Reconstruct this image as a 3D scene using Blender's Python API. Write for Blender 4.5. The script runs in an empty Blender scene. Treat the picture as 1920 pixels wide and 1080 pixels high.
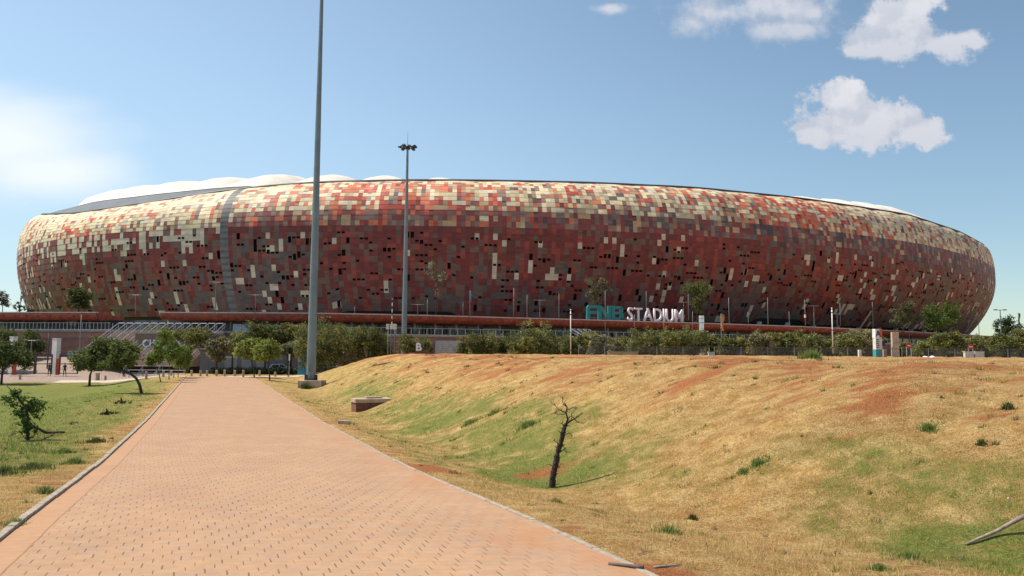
import bpy, math, random
import numpy as np
from mathutils import Vector, Matrix, noise as mnoise

rnd = random.Random(7)
rng = np.random.default_rng(7)
S = bpy.context.scene
COL = S.collection
F = 1450.0
EYE = 3.05
PITCH = math.atan(120 / F)
ROLL = math.radians(0.4)
CAMM = Matrix.Rotation(math.radians(90) + PITCH, 3, 'X') @ Matrix.Rotation(ROLL, 3, 'Z')
CN = np.array(CAMM)

# ------------------------------------------------------------------ helpers
def ray(px, py):
    return CN @ np.array([(px - 960) / F, (540 - py) / F, -1.0])

def P(px, py, Y):
    d = ray(px, py)
    k = Y / d[1]
    return Vector((d[0] * k, Y, EYE + d[2] * k))

def proj(p):
    q = CN.T @ (np.array(p) - np.array([0, 0, EYE]))
    return 960 + F * q[0] / -q[2], 540 - F * q[1] / -q[2]

def smooth(a, b, x):
    t = np.clip((x - a) / (b - a), 0, 1)
    return t * t * (3 - 2 * t)

def tag(o, label=None, cat=None, group=None, kind=None):
    if label: o['label'] = label
    if cat: o['category'] = cat
    if group: o['group'] = group
    if kind: o['kind'] = kind
    return o

def empty(name, loc=(0, 0, 0), rz=0):
    o = bpy.data.objects.new(name, None)
    COL.objects.link(o)
    o.location = loc
    o.rotation_euler = (0, 0, rz)
    o.empty_display_size = 0.2
    return o

class MB:
    """mesh collector"""
    def __init__(s):
        s.v = []; s.f = []; s.m = []; s.mi = 0
    def quad(s, a, b, c, d):
        n = len(s.v); s.v += [a, b, c, d]; s.f.append((n, n+1, n+2, n+3)); s.m.append(s.mi)
    def box(s, x0, x1, y0, y1, z0, z1, M=None):
        n = len(s.v)
        c = [Vector(q) for q in ((x0,y0,z0),(x1,y0,z0),(x1,y1,z0),(x0,y1,z0),(x0,y0,z1),(x1,y0,z1),(x1,y1,z1),(x0,y1,z1))]
        if M is not None: c = [M @ q for q in c]
        s.v += [tuple(q) for q in c]
        for f in ((0,3,2,1),(4,5,6,7),(0,1,5,4),(1,2,6,5),(2,3,7,6),(3,0,4,7)):
            s.f.append(tuple(n+i for i in f)); s.m.append(s.mi)
        return s
    def tube(s, pts, rad, n=8, caps=True):
        pts = [Vector(p) for p in pts]
        if not hasattr(rad, '__len__'): rad = [rad] * len(pts)
        base = len(s.v)
        ref = Vector((0.31, 0.17, 0.93)).normalized()
        for i, p in enumerate(pts):
            d = (pts[min(i+1, len(pts)-1)] - pts[max(i-1, 0)])
            if d.length < 1e-9: d = Vector((0, 0, 1))
            d.normalize()
            u = d.cross(ref)
            if u.length < .1: u = d.cross(Vector((1, 0, 0)))
            u.normalize(); w = d.cross(u)
            for k in range(n):
                a = 2 * math.pi * k / n
                s.v.append(tuple(p + (u * math.cos(a) + w * math.sin(a)) * rad[i]))
        for i in range(len(pts) - 1):
            for k in range(n):
                a = base + i*n + k; b = base + i*n + (k+1) % n
                s.f.append((a, b, b+n, a+n)); s.m.append(s.mi)
        if caps:
            s.f.append(tuple(base + k for k in range(n))[::-1]); s.m.append(s.mi)
            e = base + (len(pts)-1)*n
            s.f.append(tuple(e + k for k in range(n))); s.m.append(s.mi)
        return s
    def prism(s, poly, y0, y1, M=None):
        """poly in xz, extruded along y"""
        n = len(s.v); k = len(poly)
        vs = [Vector((x, y0, z)) for x, z in poly] + [Vector((x, y1, z)) for x, z in poly]
        if M is not None: vs = [M @ q for q in vs]
        s.v += [tuple(q) for q in vs]
        s.f.append(tuple(n+i for i in range(k))); s.m.append(s.mi)
        s.f.append(tuple(n+k+i for i in range(k))[::-1]); s.m.append(s.mi)
        for i in range(k):
            j = (i+1) % k
            s.f.append((n+i, n+k+i, n+k+j, n+j)); s.m.append(s.mi)
        return s
    def build(s, name, mats, parent=None, smooth_=False, bevel=0):
        me = bpy.data.meshes.new(name)
        me.from_pydata([tuple(q) for q in s.v], [], s.f)
        if not isinstance(mats, (list, tuple)): mats = [mats]
        for m in mats: me.materials.append(m)
        if len(mats) > 1: me.polygons.foreach_set('material_index', s.m)
        if smooth_: me.polygons.foreach_set('use_smooth', [True] * len(me.polygons))
        me.validate()
        o = bpy.data.objects.new(name, me)
        COL.objects.link(o)
        if parent: o.parent = parent
        if bevel:
            b = o.modifiers.new('bevel', 'BEVEL'); b.width = bevel; b.segments = 2; b.limit_method = 'ANGLE'
        return o

def np_mesh(name, V, Fq, mat, colors=None, parent=None, smooth_=False, attr='Col', domain='FACE', extra=None):
    """V (n,3), Fq (m,k)"""
    me = bpy.data.meshes.new(name)
    nv, nf, k = len(V), len(Fq), Fq.shape[1]
    me.vertices.add(nv); me.vertices.foreach_set('co', np.ascontiguousarray(V, dtype=np.float32).ravel())
    me.loops.add(nf * k); me.loops.foreach_set('vertex_index', np.ascontiguousarray(Fq, dtype=np.int32).ravel())
    me.polygons.add(nf)
    me.polygons.foreach_set('loop_start', np.arange(0, nf * k, k, dtype=np.int32))
    me.polygons.foreach_set('loop_total', np.full(nf, k, dtype=np.int32))
    if smooth_: me.polygons.foreach_set('use_smooth', np.ones(nf, dtype=bool))
    me.update(calc_edges=True)
    if colors is not None:
        a = me.attributes.new(attr, 'FLOAT_COLOR', domain)
        c = np.ones((len(colors), 4), dtype=np.float32); c[:, :3] = colors
        a.data.foreach_set('color', c.ravel())
    if extra:
        for nm, arr in extra.items():
            a = me.attributes.new(nm, 'FLOAT', 'POINT'); a.data.foreach_set('value', np.asarray(arr, dtype=np.float32))
    me.materials.append(mat)
    o = bpy.data.objects.new(name, me); COL.objects.link(o)
    if parent: o.parent = parent
    return o

# ------------------------------------------------------------------ node helper
class NT:
    def __init__(s, tree): s.t = tree; s.n = tree.nodes; s.l = tree.links
    def new(s, typ, **kw):
        n = s.n.new(typ)
        for k, v in kw.items(): setattr(n, k, v)
        return n
    def put(s, sock, v):
        if v is None: return
        if isinstance(v, (int, float)):
            try: sock.default_value = v
            except TypeError: sock.default_value = (v, v, v)
        elif isinstance(v, tuple):
            sock.default_value = v if len(v) == len(sock.default_value) else tuple(v) + (1,)
        else: s.l.new(v, sock)
    def m(s, op, a, b=None, c=None, clamp=False):
        n = s.new('ShaderNodeMath', operation=op); n.use_clamp = clamp
        s.put(n.inputs[0], a); s.put(n.inputs[1], b); s.put(n.inputs[2], c)
        return n.outputs[0]
    def vm(s, op, a, b=None, sc=None):
        n = s.new('ShaderNodeVectorMath', operation=op)
        s.put(n.inputs[0], a); s.put(n.inputs[1], b)
        if sc is not None: s.put(n.inputs['Scale'], sc)
        return n.outputs['Value'] if op in ('LENGTH', 'DOT_PRODUCT', 'DISTANCE') else n.outputs[0]
    def mix(s, f, a, b, blend='MIX'):
        n = s.new('ShaderNodeMix', data_type='RGBA', blend_type=blend)
        s.put(n.inputs[0], f); s.put(n.inputs[6], a); s.put(n.inputs[7], b)
        return n.outputs[2]
    def noise(s, vec, scale, detail=4, rough=.55, dist=0):
        n = s.new('ShaderNodeTexNoise'); n.inputs['Scale'].default_value = scale
        n.inputs['Detail'].default_value = detail; n.inputs['Roughness'].default_value = rough
        n.inputs['Distortion'].default_value = dist
        if vec is not None: s.l.new(vec, n.inputs['Vector'])
        return n.outputs['Fac']
    def ramp(s, f, stops):
        n = s.new('ShaderNodeValToRGB'); e = n.color_ramp.elements
        while len(e) < len(stops): e.new(.5)
        for q, (p, c) in zip(e, stops):
            q.position = p; q.color = (c, c, c, 1) if isinstance(c, (int, float)) else tuple(c) + (1,)
        s.l.new(f, n.inputs[0]); return n.outputs[0]
    def mapr(s, v, a, b, c=0, d=1):
        n = s.new('ShaderNodeMapRange'); n.interpolation_type = 'SMOOTHSTEP'
        s.put(n.inputs[0], v)
        for i, q in enumerate((a, b, c, d)): n.inputs[i+1].default_value = q
        return n.outputs[0]
    def attr(s, name):
        n = s.new('ShaderNodeAttribute', attribute_name=name); return n

def mat(name, col=(.5, .5, .5), rough=.7, metal=0, var=0.15, vscale=3.0, bump=0, bscale=40, spec=.5, streak=0):
    m = bpy.data.materials.new(name); m.use_nodes = True
    t = NT(m.node_tree); b = t.n['Principled BSDF']
    b.inputs['Roughness'].default_value = rough; b.inputs['Metallic'].default_value = metal
    b.inputs['Specular IOR Level'].default_value = spec
    oc = t.new('ShaderNodeTexCoord').outputs['Object']
    nz = t.noise(oc, vscale, 5)
    k = t.mapr(nz, .3, .7, 1 - var, 1 + var)
    if streak:
        mp = t.new('ShaderNodeMapping'); mp.inputs['Scale'].default_value = (3, 3, .12)
        t.l.new(oc, mp.inputs['Vector'])
        k = t.m('MULTIPLY', k, t.mapr(t.noise(mp.outputs[0], 2.5, 4), .35, .7, 1 - streak, 1))
    c = t.vm('SCALE', col, None, k)
    t.l.new(c, b.inputs['Base Color'])
    if bump:
        bn = t.new('ShaderNodeBump'); bn.inputs['Strength'].default_value = bump; bn.inputs['Distance'].default_value = .02
        t.l.new(t.noise(oc, bscale, 4), bn.inputs['Height']); t.l.new(bn.outputs[0], b.inputs['Normal'])
    return m

def mat_attr(name, rough=.6, transl=0, var=.12, vscale=4, spec=.4):
    m = bpy.data.materials.new(name); m.use_nodes = True
    t = NT(m.node_tree); b = t.n['Principled BSDF']
    b.inputs['Roughness'].default_value = rough; b.inputs['Specular IOR Level'].default_value = spec
    a = t.attr('Col').outputs['Color']
    g = t.new('ShaderNodeNewGeometry').outputs['Position']
    k = t.mapr(t.noise(g, vscale, 4), .3, .7, 1 - var, 1 + var)
    c = t.vm('SCALE', a, None, k)
    t.l.new(c, b.inputs['Base Color'])
    if transl:
        tr = t.new('ShaderNodeBsdfTranslucent'); t.l.new(t.vm('SCALE', c, None, 1.3), tr.inputs[0])
        mx = t.new('ShaderNodeMixShader'); mx.inputs[0].default_value = transl
        t.l.new(b.outputs[0], mx.inputs[1]); t.l.new(tr.outputs[0], mx.inputs[2])
        t.l.new(mx.outputs[0], t.n['Material Output'].inputs[0])
    return m

# ------------------------------------------------------------------ terrain functions
def path_z(Y):
    return np.interp(Y, [0, 6, 8, 12, 20, 34, 50, 85, 95, 130], [.72, .66, .61, .50, .17, -.05, -.05, 0, -.05, -.5])

PD = np.array([-.3615, .9324]); PN = np.array([.9324, .3615])
def XL(Y): return -2.63 - .388 * Y          # left edge of the path
def sperp(X, Y): return (X - XL(Y)) * .9324   # distance right of left edge
PW = 7.6 * .9324

FOOT = np.array([(-30, 108), (-22, 84), (-17.5, 70), (-10.7, 50), (-3.3, 31), (.55, 20.8), (3.2, 14.8), (5.2, 12.7), (7.1, 11.6), (11, 10.0), (30, 4.0), (60, -8)])
def foot_dist(X, Y):
    """signed distance to foot line, positive on mound side"""
    X = np.asarray(X, float); Y = np.asarray(Y, float)
    best = np.full(X.shape, 1e9); sg = np.ones(X.shape)
    for (a, b) in zip(FOOT[:-1], FOOT[1:]):
        d = b - a; L2 = (d ** 2).sum()
        t = np.clip(((X - a[0]) * d[0] + (Y - a[1]) * d[1]) / L2, 0, 1)
        qx = X - a[0] - t * d[0]; qy = Y - a[1] - t * d[1]
        r = np.hypot(qx, qy)
        cr = -(d[0] * (Y - a[1]) - d[1] * (X - a[0]))
        # foot runs from far to near: mound lies to its left-hand side (away from path)
        s = np.where(cr < 0, 1.0, -1.0)
        u = r < best
        best = np.where(u, r, best); sg = np.where(u, s, sg)
    return best * sg

_ph = rng.uniform(0, 6.28, 24); _dr = rng.uniform(0, 6.28, 24)
def wav(X, Y, scale, seed=0, n=6):
    s = 0
    for i in range(n):
        k = (i + seed) % 24
        fr = scale * (1 + .7 * i)
        s = s + np.sin(fr * (X * math.cos(_dr[k]) + Y * math.sin(_dr[k])) + _ph[k] + 1.3 * np.sin(fr * .6 * (Y * math.cos(_dr[k]) - X * math.sin(_dr[k])))) / (1 + .7 * i)
    return s / 2.2

def terr(X, Y, rough=True):
    X = np.asarray(X, float); Y = np.asarray(Y, float)
    s = sperp(X, Y)
    base = path_z(Y)
    # left: verge then bowl lawn
    l = -s
    low = np.where(Y < 80, -.95, -.95) + .35 * smooth(84, 92, Y)
    w0 = np.interp(Y, [0, 12, 30, 60, 90], [5.5, 4.5, 3.0, 3.0, 2.0])
    k = smooth(w0, w0 + 7, l)
    zl = base * (1 - k) + low * k
    # right: mound
    fd = foot_dist(X, Y)
    H = 2.71 - base
    endf = 1 - smooth(78, 116, Y - .25 * (X + 14).clip(0, 200) )
    endf = np.maximum(endf, smooth(2, 22, X) )
    wdt = np.interp(Y, [10, 30, 60, 85], [9.0, 9.5, 10.5, 9.5])
    t = np.clip((fd + .8) / wdt, 0, 1)
    prof = .55 * t * t * (3 - 2 * t) + .45 * np.sin(t * math.pi / 2) ** 1.3
    zr = base + H * prof * endf - .32 * np.exp(-((fd + .6) / 2.2) ** 2) * smooth(PW + .2, PW + 2.0, s) * (1 - smooth(84, 96, Y))
    z = np.where(s < PW / 2, zl, zr)
    far = smooth(100, 125, Y)
    z = z * (1 - far * (z < 1.2)) + far * (z < 1.2) * np.clip(z, -.6, .3)
    z = z + 2.4 * smooth(104, 119, Y) * (1 - smooth(-58, -52, X))
    if rough:
        off = np.clip(np.maximum(-s, s - PW) / 1.5, 0, 1)
        nearf = 1 - smooth(70, 130, Y)
        onm = smooth(.5, 4, fd)
        z = z + off * nearf * (.035 * wav(X, Y, 1.1, 3) + .018 * wav(X, Y, 4.0, 9) + .010 * wav(X, Y, 7.5, 20))
        dg = X * .80 + Y * .60; dh = -X * .60 + Y * .80
        z = z + onm * nearf * (.10 * np.sin(dh * 1.5 + .8 * np.sin(dg * .25) + 1.4 * wav(X, Y, .25, 5)) + .06 * wav(X * .5 + dh, Y * .5, 1.9, 12) + .025 * wav(dg * .8, dh * 1.6, 4.5, 2)) * endf
        # dug-in plateau edge
    z = z - .05 * ((s > -.02) & (s < PW + .02) & (Y < 92))
    return z

def tz(x, y): return float(terr(np.array([x]), np.array([y]))[0])
def ground_at(px, Y):
    """point on the ground at depth Y under pixel column px"""
    p = P(px, 660, Y); return Vector((p.x, Y, tz(p.x, Y)))

# ------------------------------------------------------------------ world and sun
SUN_EL = math.radians(58); SUN_AZ = (-.98, .2)
def build_world():
    w = bpy.data.worlds.new('World'); S.world = w; w.use_nodes = True
    t = NT(w.node_tree); t.n.clear()
    out = t.new('ShaderNodeOutputWorld'); bg = t.new('ShaderNodeBackground')
    sky = t.new('ShaderNodeTexSky', sky_type='NISHITA'); sky.sun_disc = False
    sky.sun_elevation = SUN_EL; sky.sun_rotation = math.atan2(SUN_AZ[0], SUN_AZ[1])
    sky.air_density = 1.0; sky.dust_density = 2.0; sky.ozone_density = 1.5; sky.altitude = 1700
    d = t.new('ShaderNodeTexCoord').outputs['Generated']
    sx = t.new('ShaderNodeSeparateXYZ'); t.l.new(d, sx.inputs[0])
    X, Y, Z = sx.outputs
    ok = t.m('GREATER_THAN', Y, .05)
    ys = t.m('MAXIMUM', Y, .05)
    u = t.m('DIVIDE', X, ys); v = t.m('DIVIDE', Z, ys)
    cb = t.new('ShaderNodeCombineXYZ'); t.l.new(u, cb.inputs[0]); t.l.new(v, cb.inputs[1])
    uv = cb.outputs[0]
    n1 = t.noise(uv, 15, 8, .62); n2 = t.noise(uv, 50, 5, .65)
    def uvp(px, py):
        r = ray(px, py); return r[0] / r[1], r[2] / r[1]
    def field(blobs, du=0, dv=0):
        f = None
        for (px, py, rx, ry) in blobs:
            a, b = uvp(px, py)
            q = t.m('POWER', t.m('DIVIDE', t.m('SUBTRACT', u, a + du), rx / F), 2)
            r = t.m('POWER', t.m('DIVIDE', t.m('SUBTRACT', v, b + dv), ry / F), 2)
            g = t.m('SUBTRACT', 1, t.m('SQRT', t.m('ADD', q, r)))
            f = g if f is None else t.m('SMOOTH_MAX', f, g, .3)
        return f
    # cumulus banks seen upper right, as direction fields of the sky
    A = [(1600, 240, 132, 64), (1578, 184, 66, 70), (1652, 215, 84, 58), (1722, 247, 82, 44), (1535, 250, 66, 36), (1690, 225, 60, 44)]
    B = [(1700, 50, 105, 84), (1650, 85, 95, 44), (1765, 82, 95, 42), (1815, 74, 60, 30), (1610, 95, 52, 28), (1720, 10, 80, 66)]
    Cc = [(1340, 25, 105, 58), (1430, 10, 130, 62), (1520, 22, 90, 52), (1450, 55, 85, 38), (1505, 55, 75, 32), (1300, 42, 60, 34), (1142, 16, 50, 16)]
    nn = t.m('ADD', t.m('MULTIPLY', t.m('SUBTRACT', n1, .5), 2.3), t.m('MULTIPLY', t.m('SUBTRACT', n2, .5), .65))
    skyc = t.vm('SCALE', sky.outputs[0], None, 1.0)
    res = None
    cfg = [(A, .24, .30, 1.0, 130, 285), (B, .22, .42, .93, 0, 120), (Cc, .12, .95, .8, -40, 85)]
    dl = t.mapr(X, -.9, .75, 1, 0); lowz = t.mapr(Z, .0, .55, 1, .35)
    col = t.vm('MULTIPLY', sky.outputs[0], (.99, 1.0, .87))
    col = t.mix(t.m('MULTIPLY', t.m('MULTIPLY', dl, lowz), .55), col, (2.7, 3.45, 4.05))
    col = t.vm('SCALE', col, None, t.m('MULTIPLY', t.mapr(X, -.35, .75, 1, .80), t.mapr(Z, 0, .30, .80, 1)))
    for blobs, lo, wd, op, ytop, ybot in cfg:
        f = t.m('ADD', field(blobs), nn)
        # flat-ish base: fade noise effect downwards
        cov = t.m('MULTIPLY', t.mapr(f, lo - .12, lo - .12 + wd, 0, op), ok)
        f2 = t.m('ADD', field(blobs, -.010, .014), t.m('ADD', t.m('MULTIPLY', t.m('SUBTRACT', t.noise(t.vm('ADD', uv, (-.010, .012, 0)), 15, 8, .62), .5), 2.3), t.m('MULTIPLY', t.m('SUBTRACT', t.noise(t.vm('ADD', uv, (-.005, .006, 0)), 50, 5, .65), .5), .65)))
        rel = t.m('SUBTRACT', f2, f)
        light = t.m('ADD', t.mapr(rel, -.35, .30, 1.0, 0.0), 0)
        va = uvp(1600, ytop)[1]; vb = uvp(1600, ybot)[1]
        hgt = t.mapr(v, vb, va, 0, 1)
        lum = t.m('ADD', t.m('MULTIPLY', light, .5), t.m('MULTIPLY', hgt, .5), clamp=True)
        cc = t.mix(lum, (2.45, 2.68, 3.15), (3.75, 3.78, 4.0))
        col = t.mix(cov, col, cc)
    # high thin veil far left
    L = [(-20, 265, 300, 125), (90, 320, 210, 70)]
    vs = t.new('ShaderNodeMapping'); vs.inputs['Scale'].default_value = (1, 3.2, 1); vs.inputs['Rotation'].default_value = (0, 0, .28)
    t.l.new(uv, vs.inputs[0])
    n3 = t.noise(vs.outputs[0], 4, 5, .5)
    f = t.m('ADD', field(L), t.m('MULTIPLY', t.m('SUBTRACT', n3, .5), .9))
    cov = t.m('MULTIPLY', t.mapr(f, -.10, .85, 0, 1.0), ok)
    col = t.mix(cov, col, (4.3, 4.65, 4.85))
    t.l.new(col, bg.inputs[0]); bg.inputs[1].default_value = .112
    t.l.new(bg.outputs[0], out.inputs[0])
    w.cycles.sampling_method = 'MANUAL'; w.cycles.sample_map_resolution = 512
    sl = bpy.data.lights.new('sun', 'SUN'); sl.energy = 3.1; sl.angle = math.radians(.5); sl.color = (1, .92, .79)
    so = bpy.data.objects.new('sun', sl); COL.objects.link(so)
    v_ = Vector((SUN_AZ[0] * math.cos(SUN_EL), SUN_AZ[1] * math.cos(SUN_EL), math.sin(SUN_EL)))
    so.rotation_euler = v_.to_track_quat('Z', 'Y').to_euler(); so.location = (0, 0, 60)

# ------------------------------------------------------------------ ground materials
def mat_terrain():
    m = bpy.data.materials.new('dry_grass_ground'); m.use_nodes = True
    t = NT(m.node_tree); b = t.n['Principled BSDF']; b.inputs['Roughness'].default_value = .95
    b.inputs['Specular IOR Level'].default_value = .15
    pos = t.new('ShaderNodeNewGeometry').outputs['Position']
    gr = t.attr('green').outputs['Fac']; so = t.attr('soil').outputs['Fac']; pv = t.attr('paved').outputs['Fac']
    mp = t.new('ShaderNodeMapping'); mp.inputs['Rotation'].default_value = (0, 0, math.radians(-38)); mp.inputs['Scale'].default_value = (.35, 1.6, 1)
    t.l.new(pos, mp.inputs[0])
    n_big = t.noise(pos, .35, 5); n_mid = t.noise(pos, 2.2, 6, .65); n_fine = t.noise(pos, 16, 6, .7); n_st = t.noise(mp.outputs[0], 1.3, 6, .7)
    n_ff = t.noise(pos, 60, 3, .7)
    straw = t.mix(t.mapr(n_fine, .3, .7), (.38, .235, .09), (.66, .455, .20))
    straw = t.mix(t.mapr(n_mid, .35, .65), straw, t.vm('MULTIPLY', straw, (.78, .64, .52)))
    straw = t.mix(t.mapr(n_st, .55, .75, 0, .55), straw, t.vm('MULTIPLY', straw, (.62, .50, .42)))
    straw = t.mix(t.mapr(t.noise(pos, .9, 5, .65), .45, .68), straw, t.vm('MULTIPLY', straw, (1.22, 1.25, 1.25)))
    green = t.mix(t.mapr(n_fine, .3, .7), (.105, .13, .028), (.265, .275, .062))
    soil = t.mix(t.mapr(n_fine, .3, .7), (.29, .095, .035), (.47, .175, .065))
    g = t.m('ADD', gr, t.m('ADD', t.m('MULTIPLY', t.m('SUBTRACT', n_mid, .5), 1.5), t.m('MULTIPLY', t.m('SUBTRACT', n_fine, .5), 1.9)))
    col = t.mix(t.mapr(g, .22, .92), straw, green)
    s2 = t.m('ADD', so, t.m('ADD', t.m('MULTIPLY', t.m('SUBTRACT', n_st, .5), 2.4), t.m('MULTIPLY', t.m('SUBTRACT', n_fine, .5), 1.1)))
    col = t.mix(t.mapr(s2, .34, .86, 0, .92), col, soil)
    # small dark tufts, with the shaded sides of tufts painted into the colour
    dk = t.m('MAXIMUM', t.mapr(t.noise(pos, 5, 5, .7), .60, .70, 0, .6), t.mapr(t.noise(mp.outputs[0], 6.5, 5, .75), .58, .68, 0, .55))
    col = t.mix(dk, col, (.13, .095, .035))
    pave = t.mix(t.mapr(n_mid, .3, .7), (.34, .25, .205), (.42, .31, .255))
    col = t.mix(pv, col, pave)
    col = t.vm('SCALE', col, None, t.mapr(n_ff, .32, .68, .52, 1.42))
    t.l.new(col, b.inputs['Base Color'])
    bn = t.new('ShaderNodeBump'); bn.inputs['Strength'].default_value = 1.0; bn.inputs['Distance'].default_value = .08
    hh = t.m('ADD', n_fine, t.m('MULTIPLY', n_mid, 1.5)); hh = t.m('ADD', hh, t.m('MULTIPLY', n_ff, .4))
    t.l.new(hh, bn.inputs['Height']); t.l.new(bn.outputs[0], b.inputs['Normal'])
    return m

def mat_paving():
    m = bpy.data.materials.new('brick_paving'); m.use_nodes = True
    t = NT(m.node_tree); b = t.n['Principled BSDF']; b.inputs['Roughness'].default_value = .88
    b.inputs['Specular IOR Level'].default_value = .2
    pos = t.new('ShaderNodeNewGeometry').outputs['Position']
    sp = t.new('ShaderNodeSeparateXYZ'); t.l.new(pos, sp.inputs[0]); X, Y, Z = sp.outputs
    wob = t.m('MULTIPLY', t.m('SUBTRACT', t.noise(pos, 1.3, 2), .5), .05)
    u = t.m('ADD', t.m('ADD', t.m('MULTIPLY', X, .9324), t.m('MULTIPLY', Y, .3615)), wob)
    s = t.m('ADD', t.m('ADD', t.m('MULTIPLY', X, -.3615), t.m('MULTIPLY', Y, .9324)), wob)
    D = -.0605
    la = t.m('ADD', t.m('MULTIPLY', u, -.20 / D), t.m('MULTIPLY', s, .093 / D))
    lc = t.m('ADD', t.m('MULTIPLY', s, .225 / D), t.m('MULTIPLY', u, .167 / D))
    fa = t.m('SUBTRACT', t.m('FRACT', la), .5); fc = t.m('SUBTRACT', t.m('FRACT', lc), .5)
    idv = t.new('ShaderNodeCombineXYZ'); t.l.new(t.m('FLOOR', la), idv.inputs[0]); t.l.new(t.m('FLOOR', lc), idv.inputs[1])
    wn = t.new('ShaderNodeTexWhiteNoise', noise_dimensions='2D'); t.l.new(idv.outputs[0], wn.inputs['Vector'])
    r1 = wn.outputs['Value']; rc = wn.outputs['Color']
    du = t.m('ABSOLUTE', t.m('ADD', t.m('ADD', t.m('MULTIPLY', fa, .225), t.m('MULTIPLY', fc, -.093)), t.m('MULTIPLY', t.m('SUBTRACT', r1, .5), .03)))
    ds = t.m('ABSOLUTE', t.m('ADD', t.m('MULTIPLY', fa, -.167), t.m('MULTIPLY', fc, -.20)))
    jw = t.m('ADD', .0045, t.m('MULTIPLY', r1, .0055))
    dash = t.m('MULTIPLY', t.m('LESS_THAN', du, jw), t.m('LESS_THAN', ds, t.m('ADD', .080, t.m('MULTIPLY', r1, .025))))
    gl = t.m('MULTIPLY', dash, t.mapr(t.noise(pos, 3.1, 3), .3, .5, .5, 1))
    # thin bed joints, mostly filled with sand
    s3 = t.m('ADD', s, t.m('MULTIPLY', u, .36))
    thin = t.m('LESS_THAN', t.m('FRACT', t.m('DIVIDE', s3, .20)), .11)
    thin = t.m('MULTIPLY', thin, t.mapr(t.noise(pos, 2.3, 4, .7), .42, .62, .15, .9))
    big = t.noise(pos, .7, 5, .6); med = t.noise(pos, 5, 5, .6)
    stx = t.new('ShaderNodeMapping'); stx.inputs['Rotation'].default_value = (0, 0, .15); stx.inputs['Scale'].default_value = (.5, 3.0, 1); t.l.new(pos, stx.inputs[0])
    c = t.mix(t.mapr(t.noise(stx.outputs[0], 1.6, 5, .65), .35, .65), (.355, .21, .13), (.395, .24, .135))
    c = t.mix(t.mapr(big, .3, .7), c, (.43, .26, .15))
    c = t.mix(t.m('MULTIPLY', r1, .42), c, (.35, .25, .185))
    c = t.vm('SCALE', c, None, t.mapr(med, .3, .7, .93, 1.06))
    # header course along the kerbs
    ul = t.m('SUBTRACT', u, -2.63 * .9324)
    edge = t.m('LESS_THAN', ul, .40)
    c = t.mix(t.m('MULTIPLY', edge, .35), c, (.46, .23, .12))
    ejt = t.m('MULTIPLY', edge, t.m('LESS_THAN', t.m('FRACT', t.m('DIVIDE', s, .23)), .07))
    ln = t.m('LESS_THAN', t.m('ABSOLUTE', t.m('SUBTRACT', ul, .41)), .014)
    noedge = t.m('SUBTRACT', 1, edge)
    sand = t.mapr(t.m('ADD', t.m('MULTIPLY', t.mapr(ul, 4.8, 7.1), .33), t.noise(pos, 1.1, 6, .65)), .72, .92)
    c = t.mix(t.m('MULTIPLY', sand, .75), c, (.40, .20, .10))
    dirt = t.mapr(t.noise(pos, .45, 6, .7), .54, .74, 0, .5)
    c = t.mix(dirt, c, (.36, .20, .12))
    c = t.mix(t.m('MULTIPLY', t.m('MULTIPLY', thin, noedge), .6), c, (.33, .19, .12))
    vis = t.m('SUBTRACT', 1, t.m('MULTIPLY', t.mapr(ul, 5.2, 6.9), .7))
    c = t.mix(t.m('MULTIPLY', t.m('MULTIPLY', gl, noedge), t.m('MULTIPLY', vis, .9)), c, (.17, .085, .04))
    c = t.mix(t.m('MULTIPLY', t.m('MAXIMUM', t.m('MULTIPLY', ejt, .35), ln), .7), c, (.24, .13, .07))
    t.l.new(c, b.inputs['Base Color'])
    bn = t.new('ShaderNodeBump'); bn.inputs['Strength'].default_value = .35; bn.inputs['Distance'].default_value = .01
    h = t.m('SUBTRACT', t.m('MULTIPLY', t.noise(pos, 60, 3), .3), t.m('MULTIPLY', gl, noedge))
    t.l.new(h, bn.inputs['Height']); t.l.new(bn.outputs[0], b.inputs['Normal'])
    return m

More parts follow.
